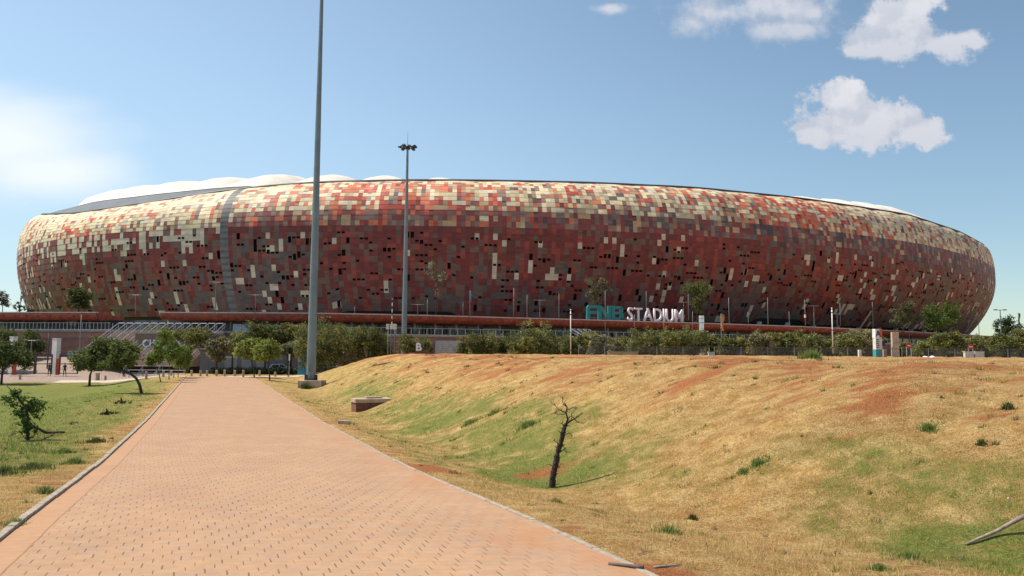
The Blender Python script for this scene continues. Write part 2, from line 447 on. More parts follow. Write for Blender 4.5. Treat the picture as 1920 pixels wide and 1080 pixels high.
def green_field(X, Y):
    """how green, 0..1, and how bare"""
    s = sperp(X, Y); fd = foot_dist(X, Y)
    g = np.full(X.shape, .12)
    sw = np.exp(-((fd - .9) / 2.6) ** 2) * smooth(9, 30, Y) + .42 * np.exp(-((fd - 1.4) / 3.2) ** 2) * (1 - smooth(9, 30, Y))
    sw = np.exp(-((fd - 1.0) / 2.7) ** 2) * (.5 + .45 * smooth(9, 26, Y))
    patch = wav(X, Y * .8, .45, 2) + .6 * wav(X, Y, 1.3, 14)
    g = np.where(s > PW / 2, .04 + .62 * sw + (.28 * patch) * np.clip(sw * 2.2, .12, 1) + (Y < 22) * np.exp(-((fd - 1.0) / 4.2) ** 2) * (.10 + .26 * patch) * smooth(1.0, 2.2, s - PW), g)
    g = np.where((s > PW + .6) & (Y > 20) & (fd < 2), np.maximum(g, .38 + .22 * patch), g)
    g = np.where((s > PW / 2) & (Y > 60) & (fd < 6), .42, g)
    l = -s
    gl = .12 + 1.05 * smooth(2.0, 4.6, l + .8 * wav(X, Y, .6, 4)) 
    gl = np.where(Y > 17, np.maximum(gl, .28 + .50 * smooth(.2, 1.6, l + .5 * wav(X, Y, .9, 4))), gl)
    gl = gl - .28 * smooth(70, 84, Y) - .10 * (.5 + .5 * wav(X, Y * 2.2, .22, 8)) * smooth(30, 50, Y)
    g = np.where(s < PW / 2, gl, g)
    soil = np.full(X.shape, .12)
    e = np.where(s > PW / 2, s - PW, -s)
    soil = soil + np.where(s < PW / 2, .45, .95) * np.exp(-((e - .35) / .75) ** 2) * np.clip(.25 + .9 * wav(X * .9 + Y * .3, Y * .6, .8, 7), 0, 1)
    up = smooth(2.2, 6, fd)
    a_ = X * .8 + Y * .6; b_ = -X * .6 + Y * .8
    st = wav(a_ * .30, b_ * 1.5, .50, 11) + .7 * wav(a_ * .5, b_ * 2.5, 1.1, 17)
    soil = soil + up * (.36 + .46 * st) + .25 * smooth(6.5, 8.5, fd) * (1 - smooth(9, 11, fd)) * (.4 + wav(X, Y, .25, 10))
    g = g + .16 * smooth(1, 4, fd) * np.clip(wav(X, Y, .8, 19) - .2, 0, 1)
    for (px, py, r) in ((1180, 1025, .75), (1065, 968, .5), (1000, 845, .8), (1150, 1040, .6), (780, 868, 1.2)):
        y = 8.9 if py > 1000 else (11.5 if py > 950 else (20 if py < 850 else 19))
        q = P(px, py, y)
        soil = soil + (.75 + .35 * wav(X, Y, 3.0, 4)) * np.exp(-(((X - q.x) / r) ** 2 + ((Y - q.y) / (r * .7)) ** 2) ** 1.5)
    paved = np.zeros(X.shape)
    paved = np.where((s < -1.5) & (Y > 88 + .6 * wav(X, Y, .3, 1)) & (Y < 128), 1, paved)
    return g, soil, paved

def build_ground():
    xs = np.unique(np.concatenate([np.arange(-62, -24, .6), np.arange(-24, 22, .22), np.arange(22, 70, .6), np.arange(70, 200, 5), np.linspace(200, 3000, 24), -np.arange(62, 200, 5), -np.linspace(200, 3000, 24)]))
    ys = np.unique(np.concatenate([np.linspace(-2000, -60, 14), np.arange(-60, 2, 4), np.arange(2, 30, .2), np.arange(30, 60, .35), np.arange(60, 130, .7), np.arange(130, 250, 6), np.linspace(250, 4000, 26)]))
    Xg, Yg = np.meshgrid(xs, ys)
    Z = terr(Xg.ravel(), Yg.ravel())
    V = np.stack([Xg.ravel(), Yg.ravel(), Z], 1)
    nx, ny = len(xs), len(ys)
    i = np.arange(ny - 1)[:, None] * nx + np.arange(nx - 1)[None]
    Fq = np.stack([i, i + 1, i + 1 + nx, i + nx], -1).reshape(-1, 4)
    g, so, pv = green_field(V[:, 0], V[:, 1])
    o = np_mesh('ground', V, Fq, mat_terrain(), smooth_=True, extra={'green': g, 'soil': so, 'paved': pv})
    tag(o, kind='structure')
    # path sheet
    ys = np.concatenate([np.arange(-12, 2, 2), np.arange(2, 40, .5), np.arange(40, 91, 1.0)])
    V = []; 
    for y in ys:
        for k in range(2):
            V.append((XL(y) + (7.6 if k else 0), y, float(path_z(y))))
    n = len(ys); i = np.arange(n - 1) * 2
    o = np_mesh('path', np.array(V), np.stack([i, i + 1, i + 3, i + 2], 1), mat_paving(), smooth_=True)
    tag(o, kind='structure')
    cm = mat('kerb_concrete', (.32, .265, .205), .9, var=.22, vscale=6, bump=.4)
    for nm, off, w, hgt in (('left', -.13, .125, .05), ('right', 7.605, .10, .010)):
        mb = MB()
        y = -6.0
        while y < 88:
            L = .95 if y < 40 else 2.9
            e = .012 if y < 40 else 0
            jz = rnd.uniform(-.006, .006); jx = rnd.uniform(-.012, .012)
            x0, x1 = XL(y + e) + off + jx, XL(y + L) + off + jx
            z0, z1 = float(path_z(y)) + hgt + jz, float(path_z(y + L)) + hgt + jz
            n = len(mb.v)
            mb.v += [(x0, y + e, z0 - .2), (x0 + w, y + e, z0 - .2), (x1 + w, y + L, z1 - .2), (x1, y + L, z1 - .2), (x0, y + e, z0), (x0 + w, y + e, z0), (x1 + w, y + L, z1), (x1, y + L, z1)]
            for f in ((4,5,6,7),(0,1,5,4),(1,2,6,5),(2,3,7,6),(3,0,4,7)): mb.f.append(tuple(n+q for q in f)); mb.m.append(0)
            y += L
        o = mb.build('kerb', cm, bevel=.012); tag(o, kind='structure')
    # crossing pavement at the path end, white-ish strip
    mb = MB(); zz = lambda x, y: tz(x, y) + .02
    a = [P(340, 700, 89.5), P(545, 700, 93)]
    pts = [(-52, 88.0), (-34.5, 88.5), (-28.0, 90.5), (-16, 100)]
    fine = [(a_[0] + (b_[0] - a_[0]) * k / 24, a_[1] + (b_[1] - a_[1]) * k / 24) for a_, b_ in zip(pts[:-1], pts[1:]) for k in range(24)] + [pts[-1]]
    for (x0, y0), (x1, y1) in zip(fine[:-1], fine[1:]):
      for e in range(3):
        mb.quad((x0 - e / 6, y0 + e, zz(x0 - e / 6, y0 + e)), (x1 - e / 6, y1 + e, zz(x1 - e / 6, y1 + e)), (x1 - (e + 1) / 6, y1 + e + 1, zz(x1 - (e + 1) / 6, y1 + e + 1)), (x0 - (e + 1) / 6, y0 + e + 1, zz(x0 - (e + 1) / 6, y0 + e + 1)))
    o = mb.build('pavement', mat('pale_pavement', (.50, .40, .31), .9, var=.15)); tag(o, kind='structure')

# ------------------------------------------------------------------ grass and weeds
def blades(name, pts, hts, wds, cols, parent=None, lean=.6, m=None):
    n = len(pts)
    a = rng.uniform(0, 2 * np.pi, n); la = rng.uniform(0, 2 * np.pi, n); ll = rng.uniform(.1, 1, n) * lean
    dx = np.cos(a) * wds / 2; dy = np.sin(a) * wds / 2
    V = np.zeros((n, 3, 3))
    V[:, 0] = pts; V[:, 0, 0] -= dx; V[:, 0, 1] -= dy
    V[:, 1] = pts; V[:, 1, 0] += dx; V[:, 1, 1] += dy
    V[:, 2] = pts; V[:, 2, 0] += np.cos(la) * ll * hts; V[:, 2, 1] += np.sin(la) * ll * hts; V[:, 2, 2] += hts
    V[:, :2, 2] -= .008
    Fq = np.arange(n * 3).reshape(n, 3)
    return np_mesh(name, V.reshape(-1, 3), Fq, m or M_LEAF, colors=cols, parent=parent)

def build_grass():
    N = 460000
    # density falls with distance
    u = rng.uniform(0, 1, N)
    d0, d1 = 6.5, 60.0
    Y = d0 * (d1 / d0) ** u
    X = rng.uniform(-.74, .74, N) * Y
    s = sperp(X, Y)
    ok = ((s < -.10) | (s > PW + .08)) & (Y > 6.5)
    X, Y = X[ok], Y[ok]
    fd = foot_dist(X, Y); ok = (fd < 11) | (Y < 9)
    X, Y = X[ok], Y[ok]
    g, so, pv = green_field(X, Y)
    cl = .45 + .55 * wav(X, Y, 1.9, 6) + .55 * wav(X, Y, 5.5, 13)
    ok = (rng.uniform(0, 1, len(X)) < np.clip(.25 + .8 * cl, .05, 1)) & (rng.uniform(0, 1, len(X)) > so * 1.05) & (rng.uniform(0, 1, len(X)) > .55 * smooth(1.5, 5, foot_dist(X, Y)))
    X, Y, g, cl = X[ok], Y[ok], g[ok], cl[ok]
    Z = terr(X, Y)
    n = len(X)
    h = rng.uniform(.012, .05, n) * (1 + .5 * (1 - smooth(9, 20, Y)) * rng.uniform(0, 1, n)) * (.6 + .7 * np.clip(cl, 0, 1.3)) * (1 + Y / 45)
    lf = -sperp(X, Y); tall = np.exp(-((lf - 2.9 - .4 * wav(X, Y, .7, 3)) / 1.35) ** 2) * smooth(15, 17.5, Y) * (1 - smooth(25, 31, Y)) * (lf > 0) * (.6 + .5 * wav(X, Y, 1.4, 16)).clip(0, 1)
    h = h * (1 + 3.2 * tall * rng.uniform(.3, 1, n)); g = np.maximum(g, tall * .95)
    w = .0045 * np.clip(Y / 8, 1, 6) * rng.uniform(.6, 1.5, n)
    gg = (rng.uniform(0, 1, n) < np.clip(g * 1.35 + .2 * wav(X, Y, 1.3, 3), .03, .9))[:, None]
    straw = np.array([.66, .46, .205]) * rng.uniform(.55, 1.25, (n, 1)) * np.array([1, 1, 1]) + rng.uniform(-.03, .03, (n, 3))
    grn = np.array([.21, .27, .052]) * rng.uniform(.5, 1.35, (n, 1)) + rng.uniform(0, .04, (n, 1)) * np.array([1, .6, 0])
    c = np.where(gg, grn, straw)
    c = np.where((tall > .3)[:, None] & gg, c * np.array([.55, .68, .8]), c)
    # scattered coarser tufts
    K = 1500
    ty = 7.5 * (70 / 7.5) ** rng.uniform(0, 1, K) ** .8; tx = rng.uniform(-.7, .74, K) * ty
    tf = foot_dist(tx, ty); ss = sperp(tx, ty)
    ok = ((ss < -.3) | (ss > PW + .4)) & (tf < 10) & (rng.uniform(0, 1, K) < np.where(tf > 2, .95, .35))
    tx, ty = tx[ok], ty[ok]; K = len(tx); m = 26
    rad = rng.uniform(.03, .13, K) * (1 + ty / 40)
    bx = np.repeat(tx, m) + rng.normal(0, .55, K * m) * np.repeat(rad, m); by = np.repeat(ty, m) + rng.normal(0, .4, K * m) * np.repeat(rad, m)
    bz = terr(bx, by); bh = np.repeat(rng.uniform(.03, .10, K) * (1 + ty / 50), m) * rng.uniform(.4, 1, K * m)
    bw = .006 * np.clip(by / 8, 1, 6)
    kind = rng.choice(3, K, p=[.4, .3, .3]); pal = np.array([[.10, .10, .035], [.13, .17, .04], [.26, .17, .08]])
    bc = pal[np.repeat(kind, m)] * rng.uniform(.6, 1.5, (K * m, 1))
    P3 = np.concatenate([np.stack([X, Y, Z], 1), np.stack([bx, by, bz], 1)]); h = np.concatenate([h, bh]); w = np.concatenate([w, bw]); c = np.concatenate([c, bc])
    o = blades('grass', P3, h, w, np.clip(c, .01, .9), lean=1.1)
    tag(o, 'short dry and green grass covering the verges and the embankment', 'grass', kind='stuff')

def weed(px, py, Y, r, h, label, n=420, col=(.07, .12, .025), grp='green weed clumps growing in the dry grass'):
    q = P(px, py, Y); z = tz(q.x, Y)
    a = rng.uniform(0, 2 * np.pi, n); rr = np.abs(rng.normal(0, .42, n)) * r * (1 + .5 * np.sin(a * 3 + px)); rr = np.minimum(rr, r * 1.3)
    pts = np.stack([q.x + rr * np.cos(a), Y + rr * np.sin(a) * .8, np.zeros(n)], 1)
    pts[:, 2] = terr(pts[:, 0], pts[:, 1])
    hh = h * rng.uniform(.3, 1, n) * (1.05 - .6 * np.clip(rr / r, 0, 1))
    base = np.array(q - Vector((0, 0, q.z - z)))
    c = np.array(col) * rng.uniform(.6, 1.7, (n, 1))
    loc = Vector((q.x, Y, z))
    pts -= np.array(loc)
    o = blades('weed_clump', pts, hh, np.full(n, .02 * max(1, Y / 12)) * rng.uniform(.5, 1.4, n), c, lean=.9)
    o.location = loc
    tag(o, label, 'weed', grp)
    return o

# ------------------------------------------------------------------ trees
def leaf_cloud(blobs, n, size, col, cvar=.35, seed=0, hollow=.5, tint=None):
    """quads scattered through ellipsoid blobs with clumping"""
    r = np.random.default_rng(seed)
    vol = np.array([b[3] * b[4] * b[5] for b in blobs]) ** .75
    k = r.choice(len(blobs), n, p=vol / vol.sum())
    B = np.array(blobs)[k]
    nc = max(8, n // 28)
    kc = r.choice(len(blobs), nc, p=vol / vol.sum()); Bc = np.array(blobs)[kc]
    d = r.normal(size=(nc, 3)); d /= np.linalg.norm(d, axis=1)[:, None]
    rad = r.uniform(hollow, 1.0, nc) ** .6
    cc = Bc[:, :3] + d * Bc[:, 3:6] * rad[:, None]
    ci = r.integers(0, nc, n)
    spread = np.mean(B[:, 3:6], axis=1).mean() * .22
    p = cc[ci] + r.normal(size=(n, 3)) * spread * np.array([1, 1, .75])
    p[:, 2] = np.maximum(p[:, 2], min(b[2] - b[5] for b in blobs))
    a = r.normal(size=(n, 3)); a /= np.linalg.norm(a, axis=1)[:, None]
    b_ = np.cross(a, r.normal(size=(n, 3))); b_ /= np.linalg.norm(b_, axis=1)[:, None]
    sz = size * r.uniform(.6, 1.4, n)[:, None]
    V = np.stack([p - a * sz, p + b_ * sz * .45, p + a * sz, p - b_ * sz * .45], 1).reshape(-1, 3)
    ccol = r.uniform(1 - cvar, 1 + cvar, nc)
    c = np.array(col)[None] * ccol[ci][:, None] * r.uniform(.75, 1.3, n)[:, None]
    if tint is not None:
        tm = (r.uniform(0, 1, nc) < .3)[ci][:, None]
        c = np.where(tm, c * np.array(tint), c)
    return V, np.arange(n * 4).reshape(n, 4), c

def limb(mb, p0, p1, r0, r1, bend=.12, n=5, rr=None):
    rr = rr or rnd
    p0, p1 = Vector(p0), Vector(p1); L = (p1 - p0).length
    pts = []; off = Vector((rr.uniform(-1, 1), rr.uniform(-1, 1), rr.uniform(-.3, .3))) * bend * L
    for i in range(n + 1):
        t = i / n
        pts.append(p0.lerp(p1, t) + off * math.sin(t * math.pi))
    mb.tube(pts, [r0 + (r1 - r0) * i / n for i in range(n + 1)], 7)
    return pts

def tree_parts(root, trunk, blobs, n, size, col, bark, seed=0, cvar=.35, hollow=.5, r0=.12, tint=None, limbs=True):
    """trunk: list of points with last = fork"""
    rr = random.Random(seed)
    mb = MB()
    k = len(trunk)
    mb.tube(trunk, [r0 * (1 - .45 * i / max(1, k - 1)) for i in range(k)], 8)
    fork = Vector(trunk[-1])
    if limbs:
        for b in blobs:
            c = Vector(b[:3])
            pts = limb(mb, fork, c, r0 * .5, r0 * .18, rr=rr)
            for q in range(3):
                t = c + Vector((rr.uniform(-1, 1) * b[3], rr.uniform(-1, 1) * b[4], rr.uniform(-.2, 1) * b[5])) * .8
                limb(mb, pts[rr.randint(2, 5)], t, r0 * .2, r0 * .05, rr=rr, n=3)
    mb.build('trunk', bark, root, smooth_=True)
    V, Fq, c = leaf_cloud(blobs, n, size, col, cvar, seed, hollow, tint)
    np_mesh('crown', V, Fq, M_LEAF, colors=c, parent=root)

def copy_tree(o, parent=None):
    c = o.copy(); COL.objects.link(c)
    if parent is not None: c.parent = parent
    for ch in list(o.children): copy_tree(ch, c)
    return c

# ------------------------------------------------------------------ stadium
EC = (20.3, 306.8, 183.3, 136.54, .57415)
def ell(t, off=0.0):
    cx, cy, a, b, r = EC
    x = a * np.cos(t); y = b * np.sin(t)
    nx = np.cos(t) / a; ny = np.sin(t) / b; L = np.hypot(nx, ny); nx /= L; ny /= L
    x = x + nx * off; y = y + ny * off
    return cx + x * math.cos(r) - y * math.sin(r), cy + x * math.sin(r) + y * math.cos(r)

def ell_param(n):
    """t values equally spaced by arc length"""
    t = np.linspace(0, 2 * np.pi, 8000)
    x, y = ell(t); s = np.concatenate([[0], np.cumsum(np.hypot(np.diff(x), np.diff(y)))])
    return np.interp(np.linspace(0, s[-1], n + 1), s, t)

def pxof(x, y):
    return 960 + F * x / y   # approximate column of a plan point

RIM = [(90, 403), (145, 401), (200, 393), (300, 378), (400, 362), (500, 350), (600, 343), (760, 339.5), (900, 340), (1100, 344), (1300, 353), (1500, 373), (1700, 403), (1800, 436), (1855, 466)]
DECK = [(90, 400), (175, 379), (300, 364), (400, 354), (500, 346.5), (560, 343), (700, 340)]
MEM = [(150, 392), (180, 378), (240, 357), (300, 348), (350, 343), (450, 336), (525, 332), (620, 331.5), (710, 332.5), (800, 336.5), (900, 342), (1100, 350), (1300, 359), (1455, 368), (1520, 372), (1600, 379), (1700, 394), (1760, 416), (1800, 432)]
ZB = 28.4
def front_mask(x, y):
    """front side as seen by the camera: outward normal towards origin"""
    return None

def z_from_px(x, y, py):
    """height of the point above plan point (x,y) that shows at image row py"""
    c = CN
    lo, hi = 0.0, 90.0
    for _ in range(40):
        m = (lo + hi) / 2
        if proj((x, y, m))[1] > py: lo = m
        else: hi = m
    return (lo + hi) / 2

def OFF(T, spec):
    l, m, r = spec
    return -np.interp(pxof(*ell(T)), [40, 420, 1250, 1860], [l, m, m, r])
RO = (5.2, 9.0, 3.0); DO = (13, 18.0, 9); MO = (25, 38, 25)

def ring_heights(ts, spec, table):
    """rim height per ring parameter, read on the near side and carried round the far side"""
    tt = np.linspace(0, 2 * np.pi, 361)[:-1]
    x, y = ell(tt, OFF(tt, spec))
    px = pxof(x, y); cx, cy = EC[0], EC[1]
    i0, i1 = px.argmin(), px.argmax()
    zs = np.full(len(tt), np.nan)
    tx = [a for a, b in table]; ty = [b for a, b in table]
    j = i0
    order = []
    # walk from left tangent to right tangent along the near side
    step = 1 if y[(i0 + 5) % 360] < y[i0] else -1
    while j != i1:
        order.append(j); j = (j + step) % 360
    order.append(i1)
    for j in order:
        pz = px[j]
        for _ in range(3):
            py = np.interp(pz, tx, ty)
            z = z_from_px(x[j], y[j], py)
            pz = proj((x[j], y[j], z))[0]
        zs[j] = z
    far = [j for j in range(360) if np.isnan(zs[j])]
    jj = (i1 + step) % 360; seq = []
    while jj != i0: seq.append(jj); jj = (jj + step) % 360
    for k, j in enumerate(seq):
        w = (k + 1) / (len(seq) + 1); w = w * w * (3 - 2 * w)
        zs[j] = zs[i1] * (1 - w) + zs[i0] * w
    # smooth
    for _ in range(3): zs = (np.roll(zs, 1) + zs * 2 + np.roll(zs, -1)) / 4
    return np.interp(np.mod(ts, 2 * np.pi), np.append(tt, 2 * np.pi), np.append(zs, zs[0]))

def build_stadium():
    root = empty('stadium', (EC[0], EC[1], 6))
    tag(root, 'huge rounded stadium clad in red, cream and brown panels under a white roof', 'stadium')
    inv = Vector(root.location)
    NC = 1080
    ts = ell_param(NC)
    NL, NU = 14, 14
    ZBASE = 10.2
    zr = ring_heights(ts, RO, RIM); ro = OFF(ts, RO)
    x0, y0 = ell(ts)
    seg = 2 * np.pi / 72
    arc = np.arange(NC + 1) / NC
    pxc = pxof(x0, y0)
    # base inset grows to the right
    binset = np.interp(pxc, [30, 900, 1870], [4.5, 6.5, 8.5])
    zbase = ZBASE + 1.15 * ((smooth(600, 640, pxc) * (1 - smooth(840, 870, pxc))) + smooth(1440, 1470, pxc) * (1 - smooth(1540, 1570, pxc))) * (y0 < 300)
    def prof(row, frac, side):
        """(offset, z) arrays at level; side low or up"""
        if side == 'low':
            q = 1 - (row + frac) / NL
            z = ZB - (ZB - zbase) * q
            return -binset * q ** 1.9, z + 0 * zr
        q = (row + frac) / NU
        a = q * math.radians(82)
        off = ro * (1 - math.cos(a)) / (1 - math.cos(math.radians(82)))
        z = ZB + (zr - ZB) * math.sin(a) / math.sin(math.radians(82))
        cre = .62 * (np.abs(np.sin(arc * np.pi * 84)) - .6) * math.sin(min(1, q * 1.6) * math.pi / 2) * (q < .999)
        return off + cre, z
    V = []; Fq = []; Cc = []
    # colour decision per panel
    r = np.random.default_rng(21)
    CREAM = np.array([.72, .60, .38]); PALE = np.array([.60, .53, .41]); TAN = np.array([.47, .33, .19]); RED = np.array([.46, .085, .055]); ORG = np.array([.62, .18, .095]); MAR = np.array([.22, .062, .056]); BRN = np.array([.225, .135, .11]); GRY = np.array([.15, .125, .12]); DRK = np.array([.085, .062, .065]); CRM2 = np.array([.58, .47, .30])
    lowf = np.array([wav(arc[:-1] * 1140, np.full(NC, k * 1.6), .09, 5) for k in range(NL + NU)])
    lowf2 = np.array([wav(arc[:-1] * 1140, np.full(NC, k * 1.6), .05, 15) for k in range(NL + NU)])
    def pick(px, row, side, a, b):
        u = r.random()
        if side == 'low':
            q = row / NL          # 0 bottom .. 1 belly
            cream = .062 + .015 * a
            if px < 380 and q > .76: cream = .55
            elif px < 420 and q > .5: cream = .12
            elif px < 420: cream = .07
            if 1560 < px and q < .5: cream = .11
            if 1240 < px < 1320 and .45 < q < .9: cream = .16
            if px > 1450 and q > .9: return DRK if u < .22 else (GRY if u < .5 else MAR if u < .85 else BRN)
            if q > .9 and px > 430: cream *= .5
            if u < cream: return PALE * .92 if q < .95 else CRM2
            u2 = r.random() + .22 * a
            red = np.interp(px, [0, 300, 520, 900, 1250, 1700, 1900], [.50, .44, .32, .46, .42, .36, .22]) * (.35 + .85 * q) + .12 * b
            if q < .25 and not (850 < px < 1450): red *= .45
            if u2 < red: return np.array([.20, .045, .042]) if r.random() < .68 else np.array([.28, .066, .048])
            if u2 < red + .30: return MAR * .72  # lower panel colours darkened to deepen the shade under the belly
            if u2 < red + .30 + .28: return BRN * .72
            return GRY * .75
        q = row / NU
        cream = np.interp(px, [0, 380, 520, 700, 900, 1050, 1350, 1450, 1560, 1700, 1900], [.76, .74, .55, .36, .36, .50, .46, .36, .32, .68, .60])
        redp = np.interp(px, [0, 380, 520, 700, 900, 1050, 1350, 1450, 1560, 1700, 1900], [.12, .12, .28, .40, .36, .10, .10, .36, .42, .06, .10])
        cream += .50 * max(0, q - .62) / .38 + .10 * a
        cream *= min(1, .25 + q * 2.8)
        redp += .10 * b
        if px < 420: cream = max(cream, .55)
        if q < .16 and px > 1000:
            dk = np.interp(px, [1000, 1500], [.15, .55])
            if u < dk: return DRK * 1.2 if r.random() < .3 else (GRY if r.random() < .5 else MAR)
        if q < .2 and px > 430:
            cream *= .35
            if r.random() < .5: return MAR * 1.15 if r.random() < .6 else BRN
        if u < cream:
            w = r.random(); return CREAM if w < .45 else (CRM2 if w < .8 else PALE)
        if u < cream + redp: return ORG if r.random() < .6 else RED
        w = r.random()
        return TAN if w < .36 else (np.array([.30, .19, .145]) if w < .84 else GRY if w < .92 else MAR)
    colour = {}
    for side, NR in (('low', NL), ('up', NU)):
        for row in range(NR):
            k = row + (NL if side == 'up' else 0)
            prev = None
            for c in range(NC):
                px = (pxc[c] + pxc[c + 1]) / 2
                if c and prev is not None and r.random() < .09: col = prev
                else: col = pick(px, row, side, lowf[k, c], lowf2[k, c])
                prev = col
                if row > 0 and r.random() < (.10 if side == 'up' else .17): col = colour[(side, row - 1, c)]
                colour[(side, row, c)] = col
    holes = set()
    for row in range(1, NL - 1):
        for sub in range(3):
            c = 0
            dens = (.042 if sub == 2 else .085 if sub == 0 else .016)
            while c < NC:
                if r.random() < dens * (.4 if row > 11 else 1):
                    L = r.choice([1, 1, 1, 1, 2, 2, 3])
                    for q in range(L): holes.add((row, sub, (c + q) % NC))
                    c += L + 1
                c += 1
        for c in range(NC):
            if r.random() < .018:
                for sub in range(3): holes.add((row, sub, c))
    strip = set(np.where((pxc[:-1] > 399) & (pxc[:-1] < 416) & (y0[:-1] < 300))[0].tolist())
    nv = 0
    for side, NR in (('low', NL), ('up', NU)):
        for row in range(NR):
            for sub in range(3):
                f0, f1 = sub / 3, (sub + 1) / 3
                o0, z0 = prof(row, f0, side); o1, z1 = prof(row, f1, side)
                lk = .035 if side == 'up' else .05; lip0 = lk * (1 - f0); lip1 = lk * (1 - f1)
                xa, ya = ell(ts, o0 + lip0); xb, yb = ell(ts, o1 + lip1)
                jit = r.uniform(-.012, .012, NC)
                cols = []
                for c in range(NC):
                    d = c + 1
                    if side == 'low' and (row, sub, c) in holes and c not in strip:
                        for w0, w1 in ((0, .13), (.87, 1)):
                            L_ = lambda A, w: A[c] * (1 - w) + A[d] * w
                            V += [(L_(xa, w0), L_(ya, w0), z0[c]), (L_(xa, w1), L_(ya, w1), z0[c]), (L_(xb, w1), L_(yb, w1), z1[c]), (L_(xb, w0), L_(yb, w0), z1[c])]
                            Fq.append((nv, nv + 1, nv + 2, nv + 3)); nv += 4; Cc.append(colour[(side, row, c)])
                        continue
                    V += [(xa[c], ya[c], z0[c]), (xa[d], ya[d], z0[d]), (xb[d], yb[d], z1[d]), (xb[c], yb[c], z1[c])]
                    Fq.append((nv, nv + 1, nv + 2, nv + 3)); nv += 4
                    if c in strip: col = np.array([.17, .165, .165]) if sub else np.array([.115, .115, .12])
                    else:
                        col = colour[(side, row, c)]
                        if side == 'up' and 1 < row < 8 and (c * 7 + row * 13) % 23 == 0 and sub == 2: col = col * .35
                    Cc.append(col)
    V = np.array(V) - np.array(inv)
    Cc = np.array(Cc)
    # per-panel tone variation shared by the three sub rows
    Cc = Cc * (1 + .08 * r.normal(size=(len(Cc), 1)))
    pm = mat_attr('cladding_panel', .62, 0, .07, .35, spec=.3)
    t = NT(pm.node_tree)
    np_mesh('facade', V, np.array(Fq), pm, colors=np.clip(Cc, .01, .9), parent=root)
    # near-black shell painting the darkness behind the slots and base void
    dm = mat('dark_void', (.012, .012, .014), .9)
    NS = 216; t2 = ell_param(NS); zr2 = ring_heights(t2, RO, RIM); ro2 = OFF(t2, RO); do2 = OFF(t2, DO)
    lv = []
    b2 = np.interp(pxof(*ell(t2)), [30, 900, 1870], [4.5, 6.5, 8.5])
    for q in (1, .75, .5, .25, .1): lv.append((-b2 * q ** 1.9 - 1.0, np.full(NS + 1, ZB - (ZB - ZBASE) * q)))
    for q in (0, .25, .5, .75, .93):
        a = q * math.radians(82)
        lv.append((ro2 * (1 - math.cos(a)) / (1 - math.cos(math.radians(82))) - 1.1, ZB + (zr2 - ZB) * math.sin(a) / math.sin(math.radians(82)) - .3))
    def ringmesh(name, levels, m, sm=True, T=None, par=root):
        T = t2 if T is None else T
        n = len(T); VV = []
        for off, z in levels:
            x, y = ell(T, off); VV.append(np.stack([x, y, z + 0 * x], 1))
        VV = np.concatenate(VV) - np.array(inv)
        i = np.arange(n - 1)
        ff = np.concatenate([np.stack([k * n + i, k * n + i + 1, (k + 1) * n + i + 1, (k + 1) * n + i], 1) for k in range(len(levels) - 1)])
        return np_mesh(name, VV, ff, m, parent=par, smooth_=sm)
    ringmesh('inner_shell', lv, dm)
    # recess wall under the bowl and its raking columns
    wm = mat('base_wall', (.30, .25, .22), .85, var=.2)
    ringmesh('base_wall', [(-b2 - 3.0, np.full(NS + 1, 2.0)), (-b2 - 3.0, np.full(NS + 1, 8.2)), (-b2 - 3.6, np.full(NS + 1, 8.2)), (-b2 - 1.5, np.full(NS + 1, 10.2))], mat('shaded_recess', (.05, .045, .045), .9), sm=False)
    cm = mat('column_concrete', (.42, .40, .37), .85)
    for k in range(0, NS, 2):
        x, y = ell(t2[k], -b2[k] - .6); px = pxof(x, y)
        if y < 300 and 560 < px < 1840 and len([c for c in root.children if c.name.startswith('column')]) < 90:
            x1, y1 = ell(t2[k], -b2[k] - 2.6)
            mb = MB(); mb.tube([(x1 - inv.x, y1 - inv.y, 0), (x - inv.x, y - inv.y, ZBASE + .4 - inv.z)], [.5, .6], 10)
            mb.build('column', cm, root, smooth_=True)
    # rim pipe
    T4 = ell_param(540); z4 = ring_heights(T4, RO, RIM)
    x, y = ell(T4, OFF(T4, RO) - .05)
    mb = MB(); mb.tube([(a - inv.x, b - inv.y, c - inv.z + .16) for a, b, c in zip(x, y, z4)], .30, 6, caps=False)
    mb.build('rim', mat('dark_rim', (.035, .04, .05), .6), root)
    # grey deck sloping up to the roof ring
    zd = ring_heights(t2, DO, DECK)
    pxd = pxof(*ell(t2, do2)); yy = ell(t2, do2)[1]
    wl = np.where(yy < 330, 1 - smooth(430, 640, pxd), 0) * 1.0
    wl = np.where((yy >= 300) & (pxd < 500), 1.0, wl)
    zd = np.minimum(zd, zr2 + 9)
    zdeck = zr2 * (1 - wl) + zd * wl - .4 * (1 - wl)
    gm = mat('roof_deck_grey', (.085, .105, .13), .75, var=.18, vscale=.25)
    ringmesh('roof_deck', [(ro2 - .4, zr2 + .05), (ro2 * .55 + do2 * .45, zr2 + .05 + (zdeck - zr2) * .45), (do2, zdeck), (do2 - 5, zdeck + .3)], gm, sm=False)
    # scalloped membrane
    NM = 60 * 14; T3 = ell_param(NM); z3 = np.interp(T3, t2, zdeck)
    ph = np.arange(NM + 1) / 14.0
    sc = np.abs(np.cos(ph * math.pi)); sc = sc ** .8
    zpk = np.minimum(ring_heights(T3, MO, MEM), 50.5); do3 = OFF(T3, DO); mo3 = OFF(T3, MO)
    lv = []
